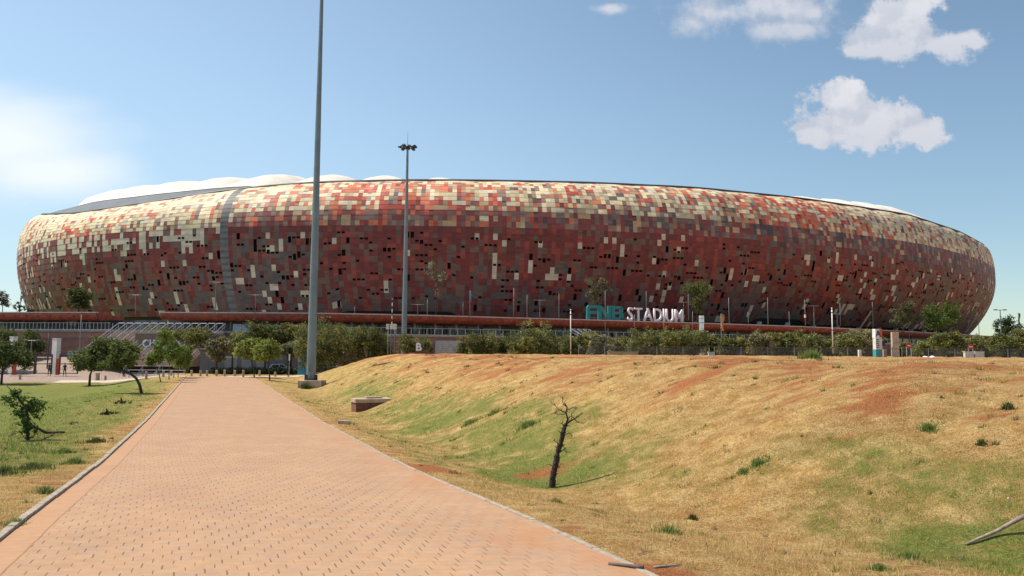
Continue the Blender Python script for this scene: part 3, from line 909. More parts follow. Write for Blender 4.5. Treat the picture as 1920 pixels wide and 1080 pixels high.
    for q, o in ((0, do3 - .6), (.42, do3 * .78 + mo3 * .22), (.72, do3 * .5 + mo3 * .5), (.90, do3 * .24 + mo3 * .76), (1.0, mo3), (.96, mo3 - 10), (.85, mo3 - 30)):
        zz = z3 + .3 + (zpk - z3) * q
        s_ = .5 + .5 * min(1, q)
        lv.append((o, zz + (1 - sc) * -2.5 * s_ * (q > 0) ))
    mm = mat('white_membrane', (.66, .61, .53), .7, var=.08, vscale=.2)
    ringmesh('roof_membrane', lv, mm, T=T3)
    return root

# ------------------------------------------------------------------ concourse building
CZ = EYE + 5.6
CAN = [(-60, 587), (0, 587), (185, 587), (300, 587), (560, 588), (680, 590), (800, 592.5), (960, 597), (1150, 602), (1350, 608), (1500, 613), (1700, 622), (1840, 630), (1960, 637)]
def can_pt(px, off=0):
    """plan point of the canopy edge at image column px"""
    def q(p):
        py = np.interp(p, [a for a, b in CAN], [b for a, b in CAN])
        d = ray(p, py); k = (CZ - EYE) / d[2]
        return Vector((d[0] * k, d[1] * k))
    a, b, c = q(px - 60), q(px), q(px + 60)
    p = (a + b * 2 + c) / 4
    if off:
        t = (c - a).normalized(); nrm = Vector((t.y, -t.x))   # towards camera
        p = p + nrm * off
    return p

def drop(px): return .42 * float(smooth(320, 640, px))

def strip_along(mb, pxs, offs_z, closed=False):
    """sweep a section [(offset, z)] along the canopy curve"""
    rows = []
    for px in pxs:
        rows.append([(can_pt(px, o).x, can_pt(px, o).y, z - (drop(px) if z < CZ - 1.5 else 0)) for o, z in offs_z])
    n = len(offs_z); b = len(mb.v)
    for r_ in rows: mb.v += r_
    for i in range(len(rows) - 1):
        for k in range(n if closed else n - 1):
            k2 = (k + 1) % n
            mb.f.append((b + i*n + k, b + (i+1)*n + k, b + (i+1)*n + k2, b + i*n + k2)); mb.m.append(mb.mi)
    if closed:
        mb.f.append(tuple(b + k for k in range(n))); mb.m.append(mb.mi)
        e = b + (len(rows) - 1) * n
        mb.f.append(tuple(e + k for k in range(n))[::-1]); mb.m.append(mb.mi)

def face_cam_box(mb, px0, px1, z0, z1, off, depth=.15):
    a = can_pt(px0, off); b = can_pt(px1, off)
    t = (b - a); L = t.length; t.normalize()
    M = Matrix(((t.x, -t.y, 0, a.x), (t.y, t.x, 0, a.y), (0, 0, 1, -drop(px0) if z0 < CZ - 1.5 else 0), (0, 0, 0, 1)))
    mb.box(0, L, 0, depth, z0, z1, M)
    return M, L

FLOOR = 6.05
def build_concourse():
    root = empty('concourse_building', (0, 0, 0))
    tag(root, 'long two-storey concourse with an orange-red canopy in front of the stadium', 'building')
    red = mat('canopy_red', (.26, .055, .03), .55, var=.32, vscale=1.5)
    top = mat('canopy_edge', (.52, .40, .33), .6)
    rib_m = mat('canopy_rib_red', (.20, .045, .03), .6)
    for (a, b) in ((-140, 186), (300, 2010)):
        pxs = np.arange(a, b + 1, 10)
        mb = MB()
        # curved fascia rolling under
        sec = [(0, CZ), (.05, CZ - .25), (-.15, CZ - .6), (-.55, CZ - .95), (-1.2, CZ - 1.15), (-3.5, CZ - 1.0), (-7, CZ - .8), (-7, CZ - .3), (-1, CZ - .05)]
        strip_along(mb, pxs, sec, True)
        mb.build('canopy', red, root, smooth_=False)
        mb = MB(); strip_along(mb, pxs, [(.06, CZ + .01), (.10, CZ + .01), (.10, CZ + .19), (-.6, CZ + .19), (-.6, CZ + .01)], True)
        mb.build('canopy_edge', top, root)
        for px in np.arange(max(a, 0) + 5, min(b, 1930), 22.0):
            mb = MB(); face_cam_box(mb, px, px + .8, CZ - .75, CZ - .02, .02, .1)
            mb.build('canopy_rib', rib_m, root)
    # upper back wall with panels
    pxs = np.arange(-140, 2011, 20)
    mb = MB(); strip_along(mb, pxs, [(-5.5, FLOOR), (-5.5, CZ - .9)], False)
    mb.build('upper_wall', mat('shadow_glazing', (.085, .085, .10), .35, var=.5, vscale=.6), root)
    pm = mat('pale_panel', (.50, .48, .42), .8, var=.08)
    rr = random.Random(4)
    for (p0, p1, z0, z1) in ((602, 632, 0, 2), (635, 662, 0, 1.9), (678, 692, 0, 1.9), (695, 714, 0, 1.9), (928, 958, 0, 1.75), (88, 103, .9, 2), (1140, 1150, 0, 1.7), (1180, 1188, 0, 1.6), (1455, 1500, 0, .9), (430, 445, 0, 1.8), (545, 565, 0, 1.8)):
        mb = MB(); face_cam_box(mb, p0, p1, FLOOR + z0 * .9, FLOOR + z1 * .86, -5.1); mb.build('wall_panel', pm, root)
    wf = mat('white_window_frame', (.36, .36, .36), .6); gl = mat('dark_window_glass', (.03, .035, .05), .12, var=.4)
    for p0 in list(range(722, 905, 22)) + list(range(1330, 1420, 24)) + [1000, 1024, 1060, 1085] + list(range(1700, 1760, 20)):
        mb = MB(); M, L = face_cam_box(mb, p0, p0 + 19, FLOOR + .1, FLOOR + 1.65, -4.95, .12); w = mb.build('window', wf, root)
        mb = MB(); mb.box(.12, L / 2 - .06, -.03, .0, FLOOR + .22, FLOOR + 1.45, M); mb.box(L / 2 + .06, L - .12, -.03, .0, FLOOR + .22, FLOOR + 1.45, M); mb.build('pane', gl, w)
    cc = mat('grey_column', (.30, .28, .27), .8)
    cnt = 0
    for px in list(range(-20, 180, 42)) + list(range(300, 560, 30)) + list(range(620, 1900, 41)):
        p = can_pt(px, -2.6); mb = MB(); mb.tube([(p.x, p.y, FLOOR), (p.x, p.y, CZ - .95)], .16 if px < 560 else .26, 8); mb.build('pillar', cc, root, smooth_=True)
    # floor slab
    mb = MB(); strip_along(mb, pxs, [(1.6, FLOOR - .35), (1.6, FLOOR), (-40, FLOOR + .0), (-40, FLOOR - .35)], True)
    mb.build('floor_slab', mat('slab_edge', (.30, .26, .24), .8), root)
    # lower wall with recess band
    bw = mat('maroon_brick_wall', (.215, .115, .10), .9, var=.15, vscale=1.2)
    mb = MB(); strip_along(mb, pxs, [(1.2, -1.5), (1.2, FLOOR - .35)], False); mb.build('lower_wall', bw, root)
    mb = MB(); strip_along(mb, pxs, [(1.22, FLOOR - 1.25), (1.32, FLOOR - 1.25), (1.32, FLOOR - .40), (1.22, FLOOR - .40)], True); mb.build('wall_band', mat('wall_band_brown', (.27, .15, .125), .9), root)
    gd = MB(); M, L = face_cam_box(gd, 811, 864, 1.5, FLOOR - .85, 1.6, .3)
    g = gd.build('garage_door', mat('roller_door_grey', (.34, .35, .37), .5, var=.08), root)
    mb = MB()
    for k in range(12): mb.box(.15, L - .15, -.05, -.003, 1.6 + k * .3, 1.80 + k * .3, M)
    mb.build('door_slat', mat('roller_slat_grey', (.40, .41, .43), .45), g)
    # railing: posts and rails
    rm = mat('pale_rail', (.42, .42, .43), .5)
    for (a, b) in ((-140, 226), (446, 1960)):
        mb = MB(); px2 = np.arange(a, b + 1, 10)
        strip_along(mb, px2, [(1.42, FLOOR + 1.0), (1.48, FLOOR + 1.0), (1.48, FLOOR + 1.06), (1.42, FLOOR + 1.06)], True)
        strip_along(mb, px2, [(1.64, FLOOR - .08), (1.70, FLOOR - .08), (1.70, FLOOR + .04), (1.64, FLOOR + .04)], True)
        mb.build('handrail', rm, root)
        mb = MB(); n = 0
        px = float(a)
        while px < b:
            p = can_pt(px, 1.46); mb.tube([(p.x, p.y, FLOOR - drop(px)), (p.x, p.y, FLOOR + 1.0 - drop(px))], .035, 5, caps=False); px += 7 if a < 0 else 14
        o = mb.build('baluster', rm, root); o['kind'] = 'stuff'
    # glass-like mesh infill right of the stairs
    mb = MB(); strip_along(mb, np.arange(446, 482, 6), [(1.38, FLOOR + .05), (1.38, FLOOR + 1.0)], False); mb.build('mesh_infill', mat('mesh_grey_blue', (.30, .34, .40), .6), root)
    return root

def stairs(name, label, px0, px1, offx, offy, zt, zb, n, nr, base=None):
    """wide stair: top edge along canopy curve from px0 to px1, descending by (offx,offy)"""
    a = can_pt(px0, 1.7); b = can_pt(px1, 1.7)
    root = empty(name, (a.x, a.y, zb)); tag(root, label, 'stairs')
    o = Vector((a.x, a.y, zb)); t = Vector((b.x - a.x, b.y - a.y, 0)); d = Vector((offx, offy, 0))
    mb = MB()
    for i in range(n):
        s0 = d * (i / n); s1 = d * ((i + 1) / n); z = zt - zb - (i + 1) * (zt - zb) / n
        p = [s0, s1, s1 + t, s0 + t]
        h = (zt - zb) / n
        k = len(mb.v)
        mb.v += [(q.x, q.y, -.6) for q in p] + [(q.x, q.y, z + h * 0) for q in p]
        for f in ((4,5,6,7),(0,1,5,4),(1,2,6,5),(2,3,7,6),(3,0,4,7)): mb.f.append(tuple(k+q for q in f)); mb.m.append(0)
    mb.build('steps', mat(name + '_brick', (.40, .28, .22), .9, var=.2), root)
    rm = mat(name + '_rail', (.33, .35, .38), .5)
    for j in range(nr):
        s = t * (j / (nr - 1))
        mb = MB()
        p0 = s + Vector((0, 0, zt - zb)); p1 = s + d
        up = Vector((0, 0, .98))
        mb.tube([p0 + up, p1 + up], .05, 6); mb.tube([p0 + up * .5, p1 + up * .5], .03, 5)
        for k in range(6):
            q = p0.lerp(p1, k / 5); mb.tube([q, q + up], .035, 5)
        if j < nr - 1:
            e = t.normalized() * (t.length / (nr - 1) * .75)
            mb.tube([p0 + up, p0 + up + e], .045, 5); mb.tube([p0 + e, p0 + up + e], .03, 5); mb.tube([p0, p0 + up], .03, 5)
        mb.build('railing', rm, root)
    return root

# ------------------------------------------------------------------ text
def text_mesh(name, body, size, m, parent=None, extrude=.05, bold=0.0, sx=1.0, space=1.0):
    cu = bpy.data.curves.new(name, 'FONT'); cu.body = body; cu.size = size; cu.extrude = extrude; cu.offset = bold; cu.resolution_u = 3
    cu.space_character = space
    o = bpy.data.objects.new('tmp', cu); COL.objects.link(o)
    dg = bpy.context.evaluated_depsgraph_get(); dg.update()
    me = bpy.data.meshes.new_from_object(o.evaluated_get(dg)); me.name = name
    COL.objects.unlink(o); bpy.data.objects.remove(o)
    me.materials.clear(); me.materials.append(m)
    for v in me.vertices:
        x, y, z = v.co; v.co = (x * sx, -z, y)      # upright, facing -Y
    w = max(v.co.x for v in me.vertices) if me.vertices else 0
    o = bpy.data.objects.new(name, me); COL.objects.link(o)
    if parent: o.parent = parent
    return o, w

def build_stadium_sign():
    a = can_pt(1104, -.9); b = can_pt(1286, -.9)
    t = b - a; L = t.length; ang = math.atan2(t.y, t.x)
    root = empty('letter_sign', (a.x, a.y, CZ + .22), ang)
    tag(root, 'large roof letters reading FNB STADIUM, teal then white, standing on the red canopy', 'sign')
    teal = mat('teal_letter', (.012, .20, .22), .5, var=.05); white = mat('white_letter', (.72, .68, .74), .5, var=.05)
    H = 2.55
    x = .0
    def let(poly_list, x, m, w):
        mb = MB()
        for poly in poly_list: mb.prism([(x + px * w, pz * H) for px, pz in poly], -.18, .18)
        return mb.build('letter', m, root)
    tot = L; fw = L * .125
    # F with rounded top-left shoulder, N, B (heavy)
    k = H
    st = .26
    let([[(0, 0), (st, .0), (st, .80), (.22, 1), (.10, .95), (.02, .84)], [(st, .78), (st - .05, 1), (1.0, 1), (1.0, .80)], [(st, .40), (st, .60), (.84, .60), (.80, .40)]], 0, teal, fw * .92)
    let([[(0, 0), (st, 0), (st, 1), (0, 1)], [(st, 1), (st, .62), (1 - st, 0), (1 - st, .38)], [(1 - st, 0), (1, 0), (1, 1), (1 - st, 1)]], fw * .90, teal, fw * 1.02)
    let([[(0, 0), (st, 0), (st, 1), (0, 1)], [(st, .80), (.80, .80), (.95, .90), (.80, 1), (st, 1)], [(st, 0), (.85, 0), (1, .12), (.90, .20), (st, .20)], [(st, .42), (.82, .42), (.86, .5), (.82, .60), (st, .60)], [(.72, .56), (.94, .56), (.96, .92), (.80, 1), (.72, .84)], [(.74, .06), (.85, 0), (1, .12), (1, .44), (.88, .52), (.74, .46)]], fw * 1.96, teal, fw * .95)
    # white letters, condensed
    xs = [.405, .475, .535, .625, .710, .755, .855]
    ws = [.072, .062, .085, .078, .030, .078, .10]
    i = 0
    x = L * .41
    avail = L * .59
    specs = 'STADIUM'
    objs = []
    tw = 0
    for ch in specs:
        o, w = text_mesh('letter', ch, H * 1.36, white, root, extrude=.16, bold=.012, sx=.86)
        mn = min(v.co.x for v in o.data.vertices); objs.append((o, mn, w - mn)); tw += w - mn
    gap = (avail - tw) / (len(specs) - 1)
    k = 1.0
    if gap < .12: k = (avail - .12 * 6) / tw; gap = .12
    for o, mn, w in objs:
        for v in o.data.vertices: v.co.x = (v.co.x - mn) * k
        o.location = (x, 0, .02); x += w * k + gap
    mb = MB(); 
    for q in np.linspace(.02, .98, 16): mb.tube([(L * q, .3, -.2), (L * q, .3, .5)], .05, 5)
    mb.box(0, L, .26, .34, .28, .36)
    mb.build('support_frame', mat('sign_frame', (.25, .25, .27), .5), root)

# ------------------------------------------------------------------ furniture
def high_mast(px, py_base, Y, H, r0, r1, head, label, base_block=False, zb=None):
    p = P(px, py_base, Y)
    z = tz(p.x, Y) if zb is None else zb
    root = empty('floodlight_mast', (p.x, Y, z)); tag(root, label, 'light mast', 'tall tapered floodlight masts')
    sm = mat('mast_steel', (.20, .24, .26), .45, metal=.35, var=.10, vscale=.8, streak=.12)
    mb = MB(); n = 24
    hs = [0, H * .22, H * .2201, H * .5, H * .5001, H * .78, H * .7801, H]
    rad = lambda h: r0 + (r1 - r0) * h / H
    pts = []; rr_ = []
    for i, h in enumerate(hs):
        pts.append((0, 0, h)); rr_.append(rad(h) * (1.0 if i % 2 == 0 else .96))
    mb.tube(pts, rr_, 12); mb.build('pole', sm, root)
    if base_block:
        mb = MB(); mb.box(-.13, .13, -r0 - .012, -r0 + .06, .75, 1.45); mb.build('access_door', mat('access_door_grey', (.13, .16, .17), .5), root, bevel=.01)
        mb = MB(); mb.tube([(0, 0, -.02), (0, 0, .08)], r0 * 1.35, 16)
        for k in range(12):
            a = k * math.pi / 6; mb.tube([(r0 * 1.22 * math.cos(a), r0 * 1.22 * math.sin(a), .0), (r0 * 1.22 * math.cos(a), r0 * 1.22 * math.sin(a), .24)], .035, 6)
        for k in range(8):
            a = k * math.pi / 4 + .2; M = Matrix.Rotation(a, 4, 'Z'); mb.box(r0 * .9, r0 * 1.3, -.02, .02, .05, .5, M)
        mb.build('base_flange', mat('dark_flange', (.05, .055, .06), .6), root)
    if head:
        hm = mat('lamp_black', (.03, .032, .038), .5)
        mb = MB(); mb.tube([(0, 0, H - .05), (0, 0, H + .35)], .38, 12); mb.build('head_ring', hm, root)
        mb = MB(); mb.tube([(0, 0, H + .5), (0, 0, H + 2.6)], [.04, .015], 5); mb.build('lightning_rod', hm, root)
        for k in range(9):
            a = k * 2 * math.pi / 9 + .2
            M = Matrix.Rotation(a, 4, 'Z') @ Matrix.Translation((1.1, 0, H + .22)) @ Matrix.Rotation(math.radians(28 if k % 2 else -20), 4, 'Y')
            mb = MB(); mb.box(-.30, .36, -.24, .24, -.07, .09, M)
            mb.tube([(.5 * math.cos(a), .5 * math.sin(a), H + .2), (1.1 * math.cos(a), 1.1 * math.sin(a), H + .22)], .05, 5)
            mb.build('floodlight', hm, root)
    return root

def concrete_things():
    cm = mat('weathered_concrete', (.42, .31, .22), .9, var=.25, vscale=2, bump=.4)
    # plinth under the near mast
    p = P(583, 714, 70); z = tz(p.x, 70)
    root = MB(); z = P(583, 713.5, 69.2).z - .62; root.box(-1.05, 1.05, -.85, .95, -.5, .62); o = root.build('concrete_plinth', cm, bevel=.03)
    o.location = (p.x + .1, 70, z); tag(o, 'low square concrete plinth under the near floodlight mast', 'plinth')
    mz = z + .62
    # brick manhole box
    Y = 44; p = P(700, 752, Y); z = tz(p.x, Y)
    r = empty('manhole_box', (p.x - .1, Y, z + .02), .42); tag(r, 'brick inspection chamber with a concrete lid half buried in the grass slope', 'manhole')
    mb = MB(); mb.box(-1.0, .95, -.55, .65, -.6, .20); mb.build('brick_base', mat('dark_red_brick', (.17, .07, .045), .9, var=.35, vscale=7, bump=.5), r)
    mb = MB(); mb.box(-1.06, 1.05, -.62, .72, .203, .42); mb.build('concrete_lid', cm, r, bevel=.02)
    mb = MB(); mb.box(-.35, .55, -.2, .4, .423, .50); mb.build('hatch', mat('hatch_concrete', (.34, .27, .20), .9), r, bevel=.01)
    Y = 33.5; p = P(645, 776, Y); z = tz(p.x, Y)
    mb = MB(); mb.box(-.24, .24, -.12, .12, -.05, .15); o = mb.build('concrete_block', cm, bevel=.015); o.location = (p.x, Y, z); o.rotation_euler = (0, .05, .1)
    tag(o, 'single loose concrete block lying in the grass beside the path', 'block')
    return mz

def stick(name, label, pts, rads, m):
    mb = MB(); o = Vector(pts[0])
    # subdivide with small wobble
    P2 = []; R2 = []
    for i in range(len(pts) - 1):
        for k in range(5):
            t = k / 5; q = Vector(pts[i]).lerp(Vector(pts[i+1]), t); q += Vector((rnd.uniform(-1, 1), rnd.uniform(-1, 1), rnd.uniform(-1, 1))) * rads[0] * .18
            P2.append(q - o); R2.append((rads[i] * (1 - t) + rads[i+1] * t) * rnd.uniform(.92, 1.08))
    P2.append(Vector(pts[-1]) - o); R2.append(rads[-1] * .8)
    mb.tube(P2, R2, 9)
    ob = mb.build(name, m, smooth_=True); ob.location = o; tag(ob, label, 'stick')
    return ob

def on_ground(px, py):
    """intersection of the pixel ray with the terrain"""
    d = ray(px, py); prev = None
    Y = 4.0
    while Y < 140:
        k = Y / d[1]; x = d[0] * k; z = EYE + d[2] * k
        if z < tz(x, Y): return Vector((x, Y, tz(x, Y)))
        Y *= 1.006
    return Vector((d[0] * 90 / d[1], 90, tz(d[0] * 90 / d[1], 90)))

def build_sapling():
    b = on_ground(1035, 915)
    root = empty('bare_sapling', b); tag(root, 'nearly leafless leaning sapling with a dark trunk beside the path', 'tree')
    Y = b.y; sc = Y / F
    def q(px, py, dy=0):
        return Vector(((px - 1035) * sc, dy, (915 - py) * sc))
    mb = MB()
    tr = [(1033, 922), (1037, 893), (1041, 872), (1047, 845), (1053, 823), (1057, 806), (1062, 797)]
    rr0 = random.Random(9); P0 = [q(a, c_) for a, c_ in tr]; R0 = [.088, .074, .072, .066, .062, .050, .036]; PP = []; RR = []
    for i in range(len(P0) - 1):
        for k in range(6):
            t_ = k / 6; PP.append(P0[i].lerp(P0[i + 1], t_) + Vector((rr0.uniform(-1, 1), rr0.uniform(-1, 1), 0)) * .012); RR.append((R0[i] * (1 - t_) + R0[i + 1] * t_) * rr0.uniform(.93, 1.09))
    PP.append(P0[-1]); RR.append(R0[-1]); mb.tube(PP, RR, 9)
    for k in range(26):
        i = rr0.randint(2, len(PP) - 2); a_ = rr0.uniform(0, 6.28); dv = Vector((math.cos(a_), math.sin(a_), rr0.uniform(-.1, .7)))
        L_ = rr0.uniform(.03, .13); mb.tube([PP[i] + dv * RR[i] * .7, PP[i] + dv * (RR[i] + L_ * .6) + Vector((0, 0, .02)), PP[i] + dv * (RR[i] + L_)], [.012, .007, .003], 5)
    tw = [((1062, 797), (1069, 793), (1077, 788), (1083, 785), (1090, 779), (.016)), ((1062, 797), (1064, 790), (1061, 778), (1063, 768), (1058, 760), (.018)),
          ((1061, 778), (1054, 775), (1047, 772), (1040, 764), (1035, 761), (.010)), ((1063, 768), (1056, 762), (1054, 756), (1055, 751), (1054, 747), (.009)),
          ((1077, 790), (1081, 794), (1087, 796), (1091, 797), (1095, 796), (.008)), ((1063, 772), (1069, 770), (1074, 768), (1078, 767), (1082, 769), (.007)),
          ((1057, 806), (1055, 800), (1053, 796), (1055, 790), (1056, 786), (.007)), ((1069, 793), (1072, 786), (1071, 780), (1076, 775), (1079, 770), (.008)),
          ((1060, 818), (1066, 815), (1071, 817), (1072, 822), (1069, 824), (.006)), ((1050, 836), (1044, 832), (1041, 830), (1038, 828), (1036, 829), (.006)),
          ((1048, 850), (1056, 846), (1059, 843), (1062, 846), (1061, 850), (.008)), ((1061, 779), (1055, 781), (1049, 780), (1044, 781), (1040, 779), (.007)),
          ((1041, 872), (1047, 868), (1052, 871), (1049, 877), (1047, 879), (.007))]
    rr = random.Random(3); tips = []
    for t_ in tw:
        r0 = t_[5] * 1.5; pts = [q(a, c_, rr.uniform(-.06, .06)) for a, c_ in t_[:5]]
        mb.tube(pts, [r0, r0 * .85, r0 * .7, r0 * .5, r0 * .3], 6); tips += pts[1:]
        for _ in range(7):
            s = pts[rr.randint(1, 4)]; e = s + Vector((rr.uniform(-.1, .1), rr.uniform(-.1, .1), rr.uniform(-.02, .11))); mb.tube([s, e], [r0 * .4, r0 * .15], 4); tips.append(e)
    mb.build('trunk', mat('dark_bark', (.045, .03, .022), .95, var=.4, vscale=20, bump=.8), root, smooth_=True)
    V = []; Fq = []; C = []
    for i in range(230):
        s = rr.choice(tips) if i > 40 else q(rr.uniform(1046, 1062), rr.uniform(840, 856))
        c = s + Vector((rr.gauss(0, .035), rr.gauss(0, .035), rr.gauss(0, .03)))
        a = Vector((rr.gauss(0, 1), rr.gauss(0, 1), rr.gauss(0, 1))).normalized() * .013; b_ = a.cross(Vector((rr.gauss(0, 1), 1, 0))).normalized() * .006
        k = len(V); V += [c - a, c + b_, c + a, c - b_]; Fq.append((k, k+1, k+2, k+3)); C.append(np.array([.20, .17, .05]) * rr.uniform(.5, 1.5))
    np_mesh('leaf_cluster', np.array([tuple(v) for v in V]), np.array(Fq), M_LEAF, colors=np.array(C), parent=root)

def build_left_sapling():
    b = on_ground(52, 826); sc = b.y / F
    root = empty('leafy_sapling', b); tag(root, 'small dark leafy sapling standing at the left edge of the lawn slope', 'tree')
    def q(px, py, dy=0): return Vector(((px - 52) * sc, dy, (826 - py) * sc))
    trunk = [q(52, 828), q(51, 805), q(50, 785), q(46, 768)]
    bl = [(*q(51, 813), .28, .25, .32), (*q(50, 775), .42, .4, .48), (*q(30, 752), .22, .2, .42), (*q(25, 740), .15, .15, .25), (*q(66, 752), .28, .2, .12), (*q(60, 765), .3, .25, .3), (*q(7, 753), .16, .15, .12)]
    tree_parts(root, trunk, bl, 1500, .055, (.07, .12, .03), M_BARK, seed=5, r0=.055, hollow=.2)
    mb = MB(); mb.tube([q(46, 768), q(28, 745), q(14, 732), q(0, 720)], [.035, .025, .015, .01], 6); mb.build('branch', M_BARK, root, smooth_=True)
    a = q(62, 801) + b; c = on_ground(121, 812)
    stick('fallen_branch', 'dark broken branch propped between the leafy sapling and the grass', [a, a.lerp(c, .4) - Vector((0, 0, .12)), c + Vector((0, 0, .03))], [.035, .05, .035], M_BARK)
    for px, py, h, lb in ((228, 757, 12, 'short dark broken stump on the lawn slope nearer the curved tree'), (201, 778, 10, 'short stump with a heap of twigs on the lawn slope nearer the leafy sapling')):
        g = on_ground(px, py); s2 = g.y / F
        r = empty('stump', g); tag(r, lb, 'stump')
        mb = MB(); mb.tube([(0, 0, -.05), (-.02, 0, h * s2 * .5), (-.05, 0, h * s2)], [.06, .05, .03], 7); mb.build('stem', M_BARK, r)
        V, Fq, c = leaf_cloud([(-.1, 0, .05, .5, .3, .08), (.2, 0, .04, .3, .3, .06)], 160, .06, (.05, .05, .02), seed=px)
        np_mesh('twig_heap', V, Fq, M_LEAF, colors=c, parent=r)

def tree_px(name, label, base_px, base_py, Y, trunk_px, blobs_px, n, size, col, seed, r0=.12, cat='tree', group=None, zb=None, hollow=.45, cvar=.35, tint=None):
    """build a tree at depth Y from picture coordinates; blobs (px,py,rx,ry)"""
    p = P(base_px, base_py, Y)
    z = tz(p.x, Y) if zb is None else zb
    loc = Vector((p.x, Y, z)); root = empty(name, loc); tag(root, label, cat, group)
    rr = random.Random(seed)
    tr = [Vector((0, 0, -.1))] + [P(a, b, Y) - loc for a, b in trunk_px]
    bl = []
    for (a, b, rx, ry) in blobs_px:
        c = P(a, b, Y) - loc; k = Y / F
        bl.append((c.x, c.y + rr.uniform(-.4, .4) * rx * k, c.z, rx * k, rx * k * .9, ry * k))
    tree_parts(root, tr, bl, n, size, col, M_BARK, seed, cvar=cvar, hollow=hollow, r0=r0, tint=tint)
    return root

DK = (.105, .12, .045); OL = (.165, .175, .068); LG = (.21, .24, .06); GY = (.18, .175, .105)
def build_trees():
    G = 'small trees on the plaza at the left'
    tree_px('shade_tree', 'round dark olive tree at the left edge of the plaza', 3, 709, 86, [(4, 700), (9, 690), (12, 682)], [(12, 665, 26, 20), (38, 672, 24, 18), (22, 655, 22, 14), (-10, 665, 22, 22), (48, 680, 14, 10), (0, 680, 16, 12)], 5200, .16, DK, 11, r0=.13, group=G)
    tree_px('shade_tree', 'round-headed tree behind the leftmost white gate pillar', 55, 685, 116, [(55, 670)], [(55, 640, 21, 20), (46, 650, 16, 14), (66, 648, 14, 14)], 2600, .2, DK, 12, r0=.12, group=G)
    tree_px('shade_tree', 'dark tree rising behind the round olive tree at the far left edge', 5, 700, 108, [(5, 670)], [(4, 632, 22, 16), (-8, 645, 22, 22), (20, 640, 12, 12)], 2400, .2, DK, 13, r0=.12, group=G)
    tree_px('shade_tree', 'wide green tree with a short leaning trunk on the plaza edge', 168, 713, 85, [(169, 703), (173, 693)], [(165, 672, 25, 18), (190, 662, 26, 22), (215, 668, 24, 20), (150, 682, 14, 11), (200, 645, 20, 13), (180, 685, 22, 10), (180, 645, 12, 10)], 4600, .16, (.11, .13, .042), 14, r0=.14, group=G)
    b = on_ground(266, 738); 
    tree_px('leaning_tree', 'tree with a long bare trunk curving over to the left beside the path', 266, 738, b.y, [(262, 722), (256, 710), (245, 701), (230, 695), (216, 691)], [(222, 678, 24, 11), (240, 668, 22, 16), (205, 685, 18, 8), (228, 652, 16, 13), (250, 655, 12, 12)], 3400, .11, (.12, .14, .045), 15, r0=.11, group=G)
    G2 = 'slender young trees in a row left of the path end'
    for i, (bx, by, Y, tr, bl, lb) in enumerate((
        (302, 717, 74, [(299, 705), (294, 690), (291, 680)], [(290, 670, 15, 14), (302, 650, 13, 14), (308, 627, 12, 15), (280, 676, 10, 10)], 'tallest slender light green tree, front left of the young row'),
        (317, 711, 79, [(317, 698), (318, 685)], [(320, 665, 17, 18), (312, 642, 14, 16), (330, 655, 13, 12)], 'second slender young tree from the left of the row by the path'),
        (326, 709, 84, [(326, 698), (327, 688)], [(330, 672, 15, 14), (338, 658, 15, 12)], 'third slender young tree from the left of the row by the path'),
        (334, 708, 87, [(334, 698), (335, 688)], [(345, 668, 14, 16), (350, 655, 9, 10), (340, 682, 14, 10)], 'rightmost slender young tree of the row by the path'))):
        tree_px('young_tree', lb, bx, by, Y, tr, bl, 1900, .13, (.15, .20, .045), 20 + i, r0=.05, group=G2, hollow=.2)
    G3 = 'bright green trees beside the path end'
    tree_px('young_tree', 'bright green round tree, left one of the pair right of the path end', 477, 702, 88, [(476, 692), (472, 680), (470, 674)], [(464, 655, 20, 15), (482, 648, 18, 12), (455, 665, 13, 9), (476, 664, 20, 10), (472, 643, 12, 7)], 3000, .15, LG, 31, r0=.08, group=G3)
    tree_px('young_tree', 'bright green tree with a visible straight trunk, right one of the pair', 506, 712, 80, [(505, 700), (504, 690), (503, 682)], [(497, 660, 20, 14), (512, 660, 15, 13), (503, 648, 17, 9), (488, 670, 12, 8), (515, 672, 10, 7)], 3000, .14, LG, 32, r0=.075, group=G3)
    # park trees in front of the ticket building
    G4 = 'dark leafy trees before the concourse at the left'
    specs = [(232, 652, 20, 18, 104, 705, OL, 'dark tree behind the wide plaza tree, before the broad stairs'), (300, 619, 30, 11, 119.5, 660, OL, 'low tree crown touching the left part of the broad stairs'),
        (352, 632, 40, 19, 107, 700, OL, 'broad dark tree above the small building with the white window'), (405, 652, 26, 28, 98, 703, GY, 'greyish olive tree standing behind the row of bollards'),
        (435, 640, 40, 24, 108, 700, OL, 'olive tree right of the broad stairs above the low grey building'), (497, 622, 42, 24, 108, 694, DK, 'tall dark tree behind the pair of bright green trees'),
        (545, 630, 34, 26, 110, 690, OL, 'olive tree just left of the near floodlight mast'), (540, 655, 26, 18, 104, 690, GY, 'brownish bush above the white car left of the mast')]
    for i, (cx, cy, rx, ry, Y, by, col, lb) in enumerate(specs):
        rr = random.Random(50 + i)
        bl = [(cx + rr.uniform(-.55, .55) * rx, cy + rr.uniform(-.35, .5) * ry, rx * rr.uniform(.4, .6), ry * rr.uniform(.45, .65)) for _ in range(7)] + [(cx, cy, rx * .6, ry * .6)]
        tree_px('park_tree', lb, cx, by, Y, [(cx + 1, (cy + by) / 2), (cx, cy + ry * .6)], bl, 3600, .20, col, 60 + i, r0=.15, group=G4, tint=(1.25, 1.05, .8))
    # hedge-like shrubs behind the embankment
    G5 = 'bushy olive shrubs in a row before the concourse'
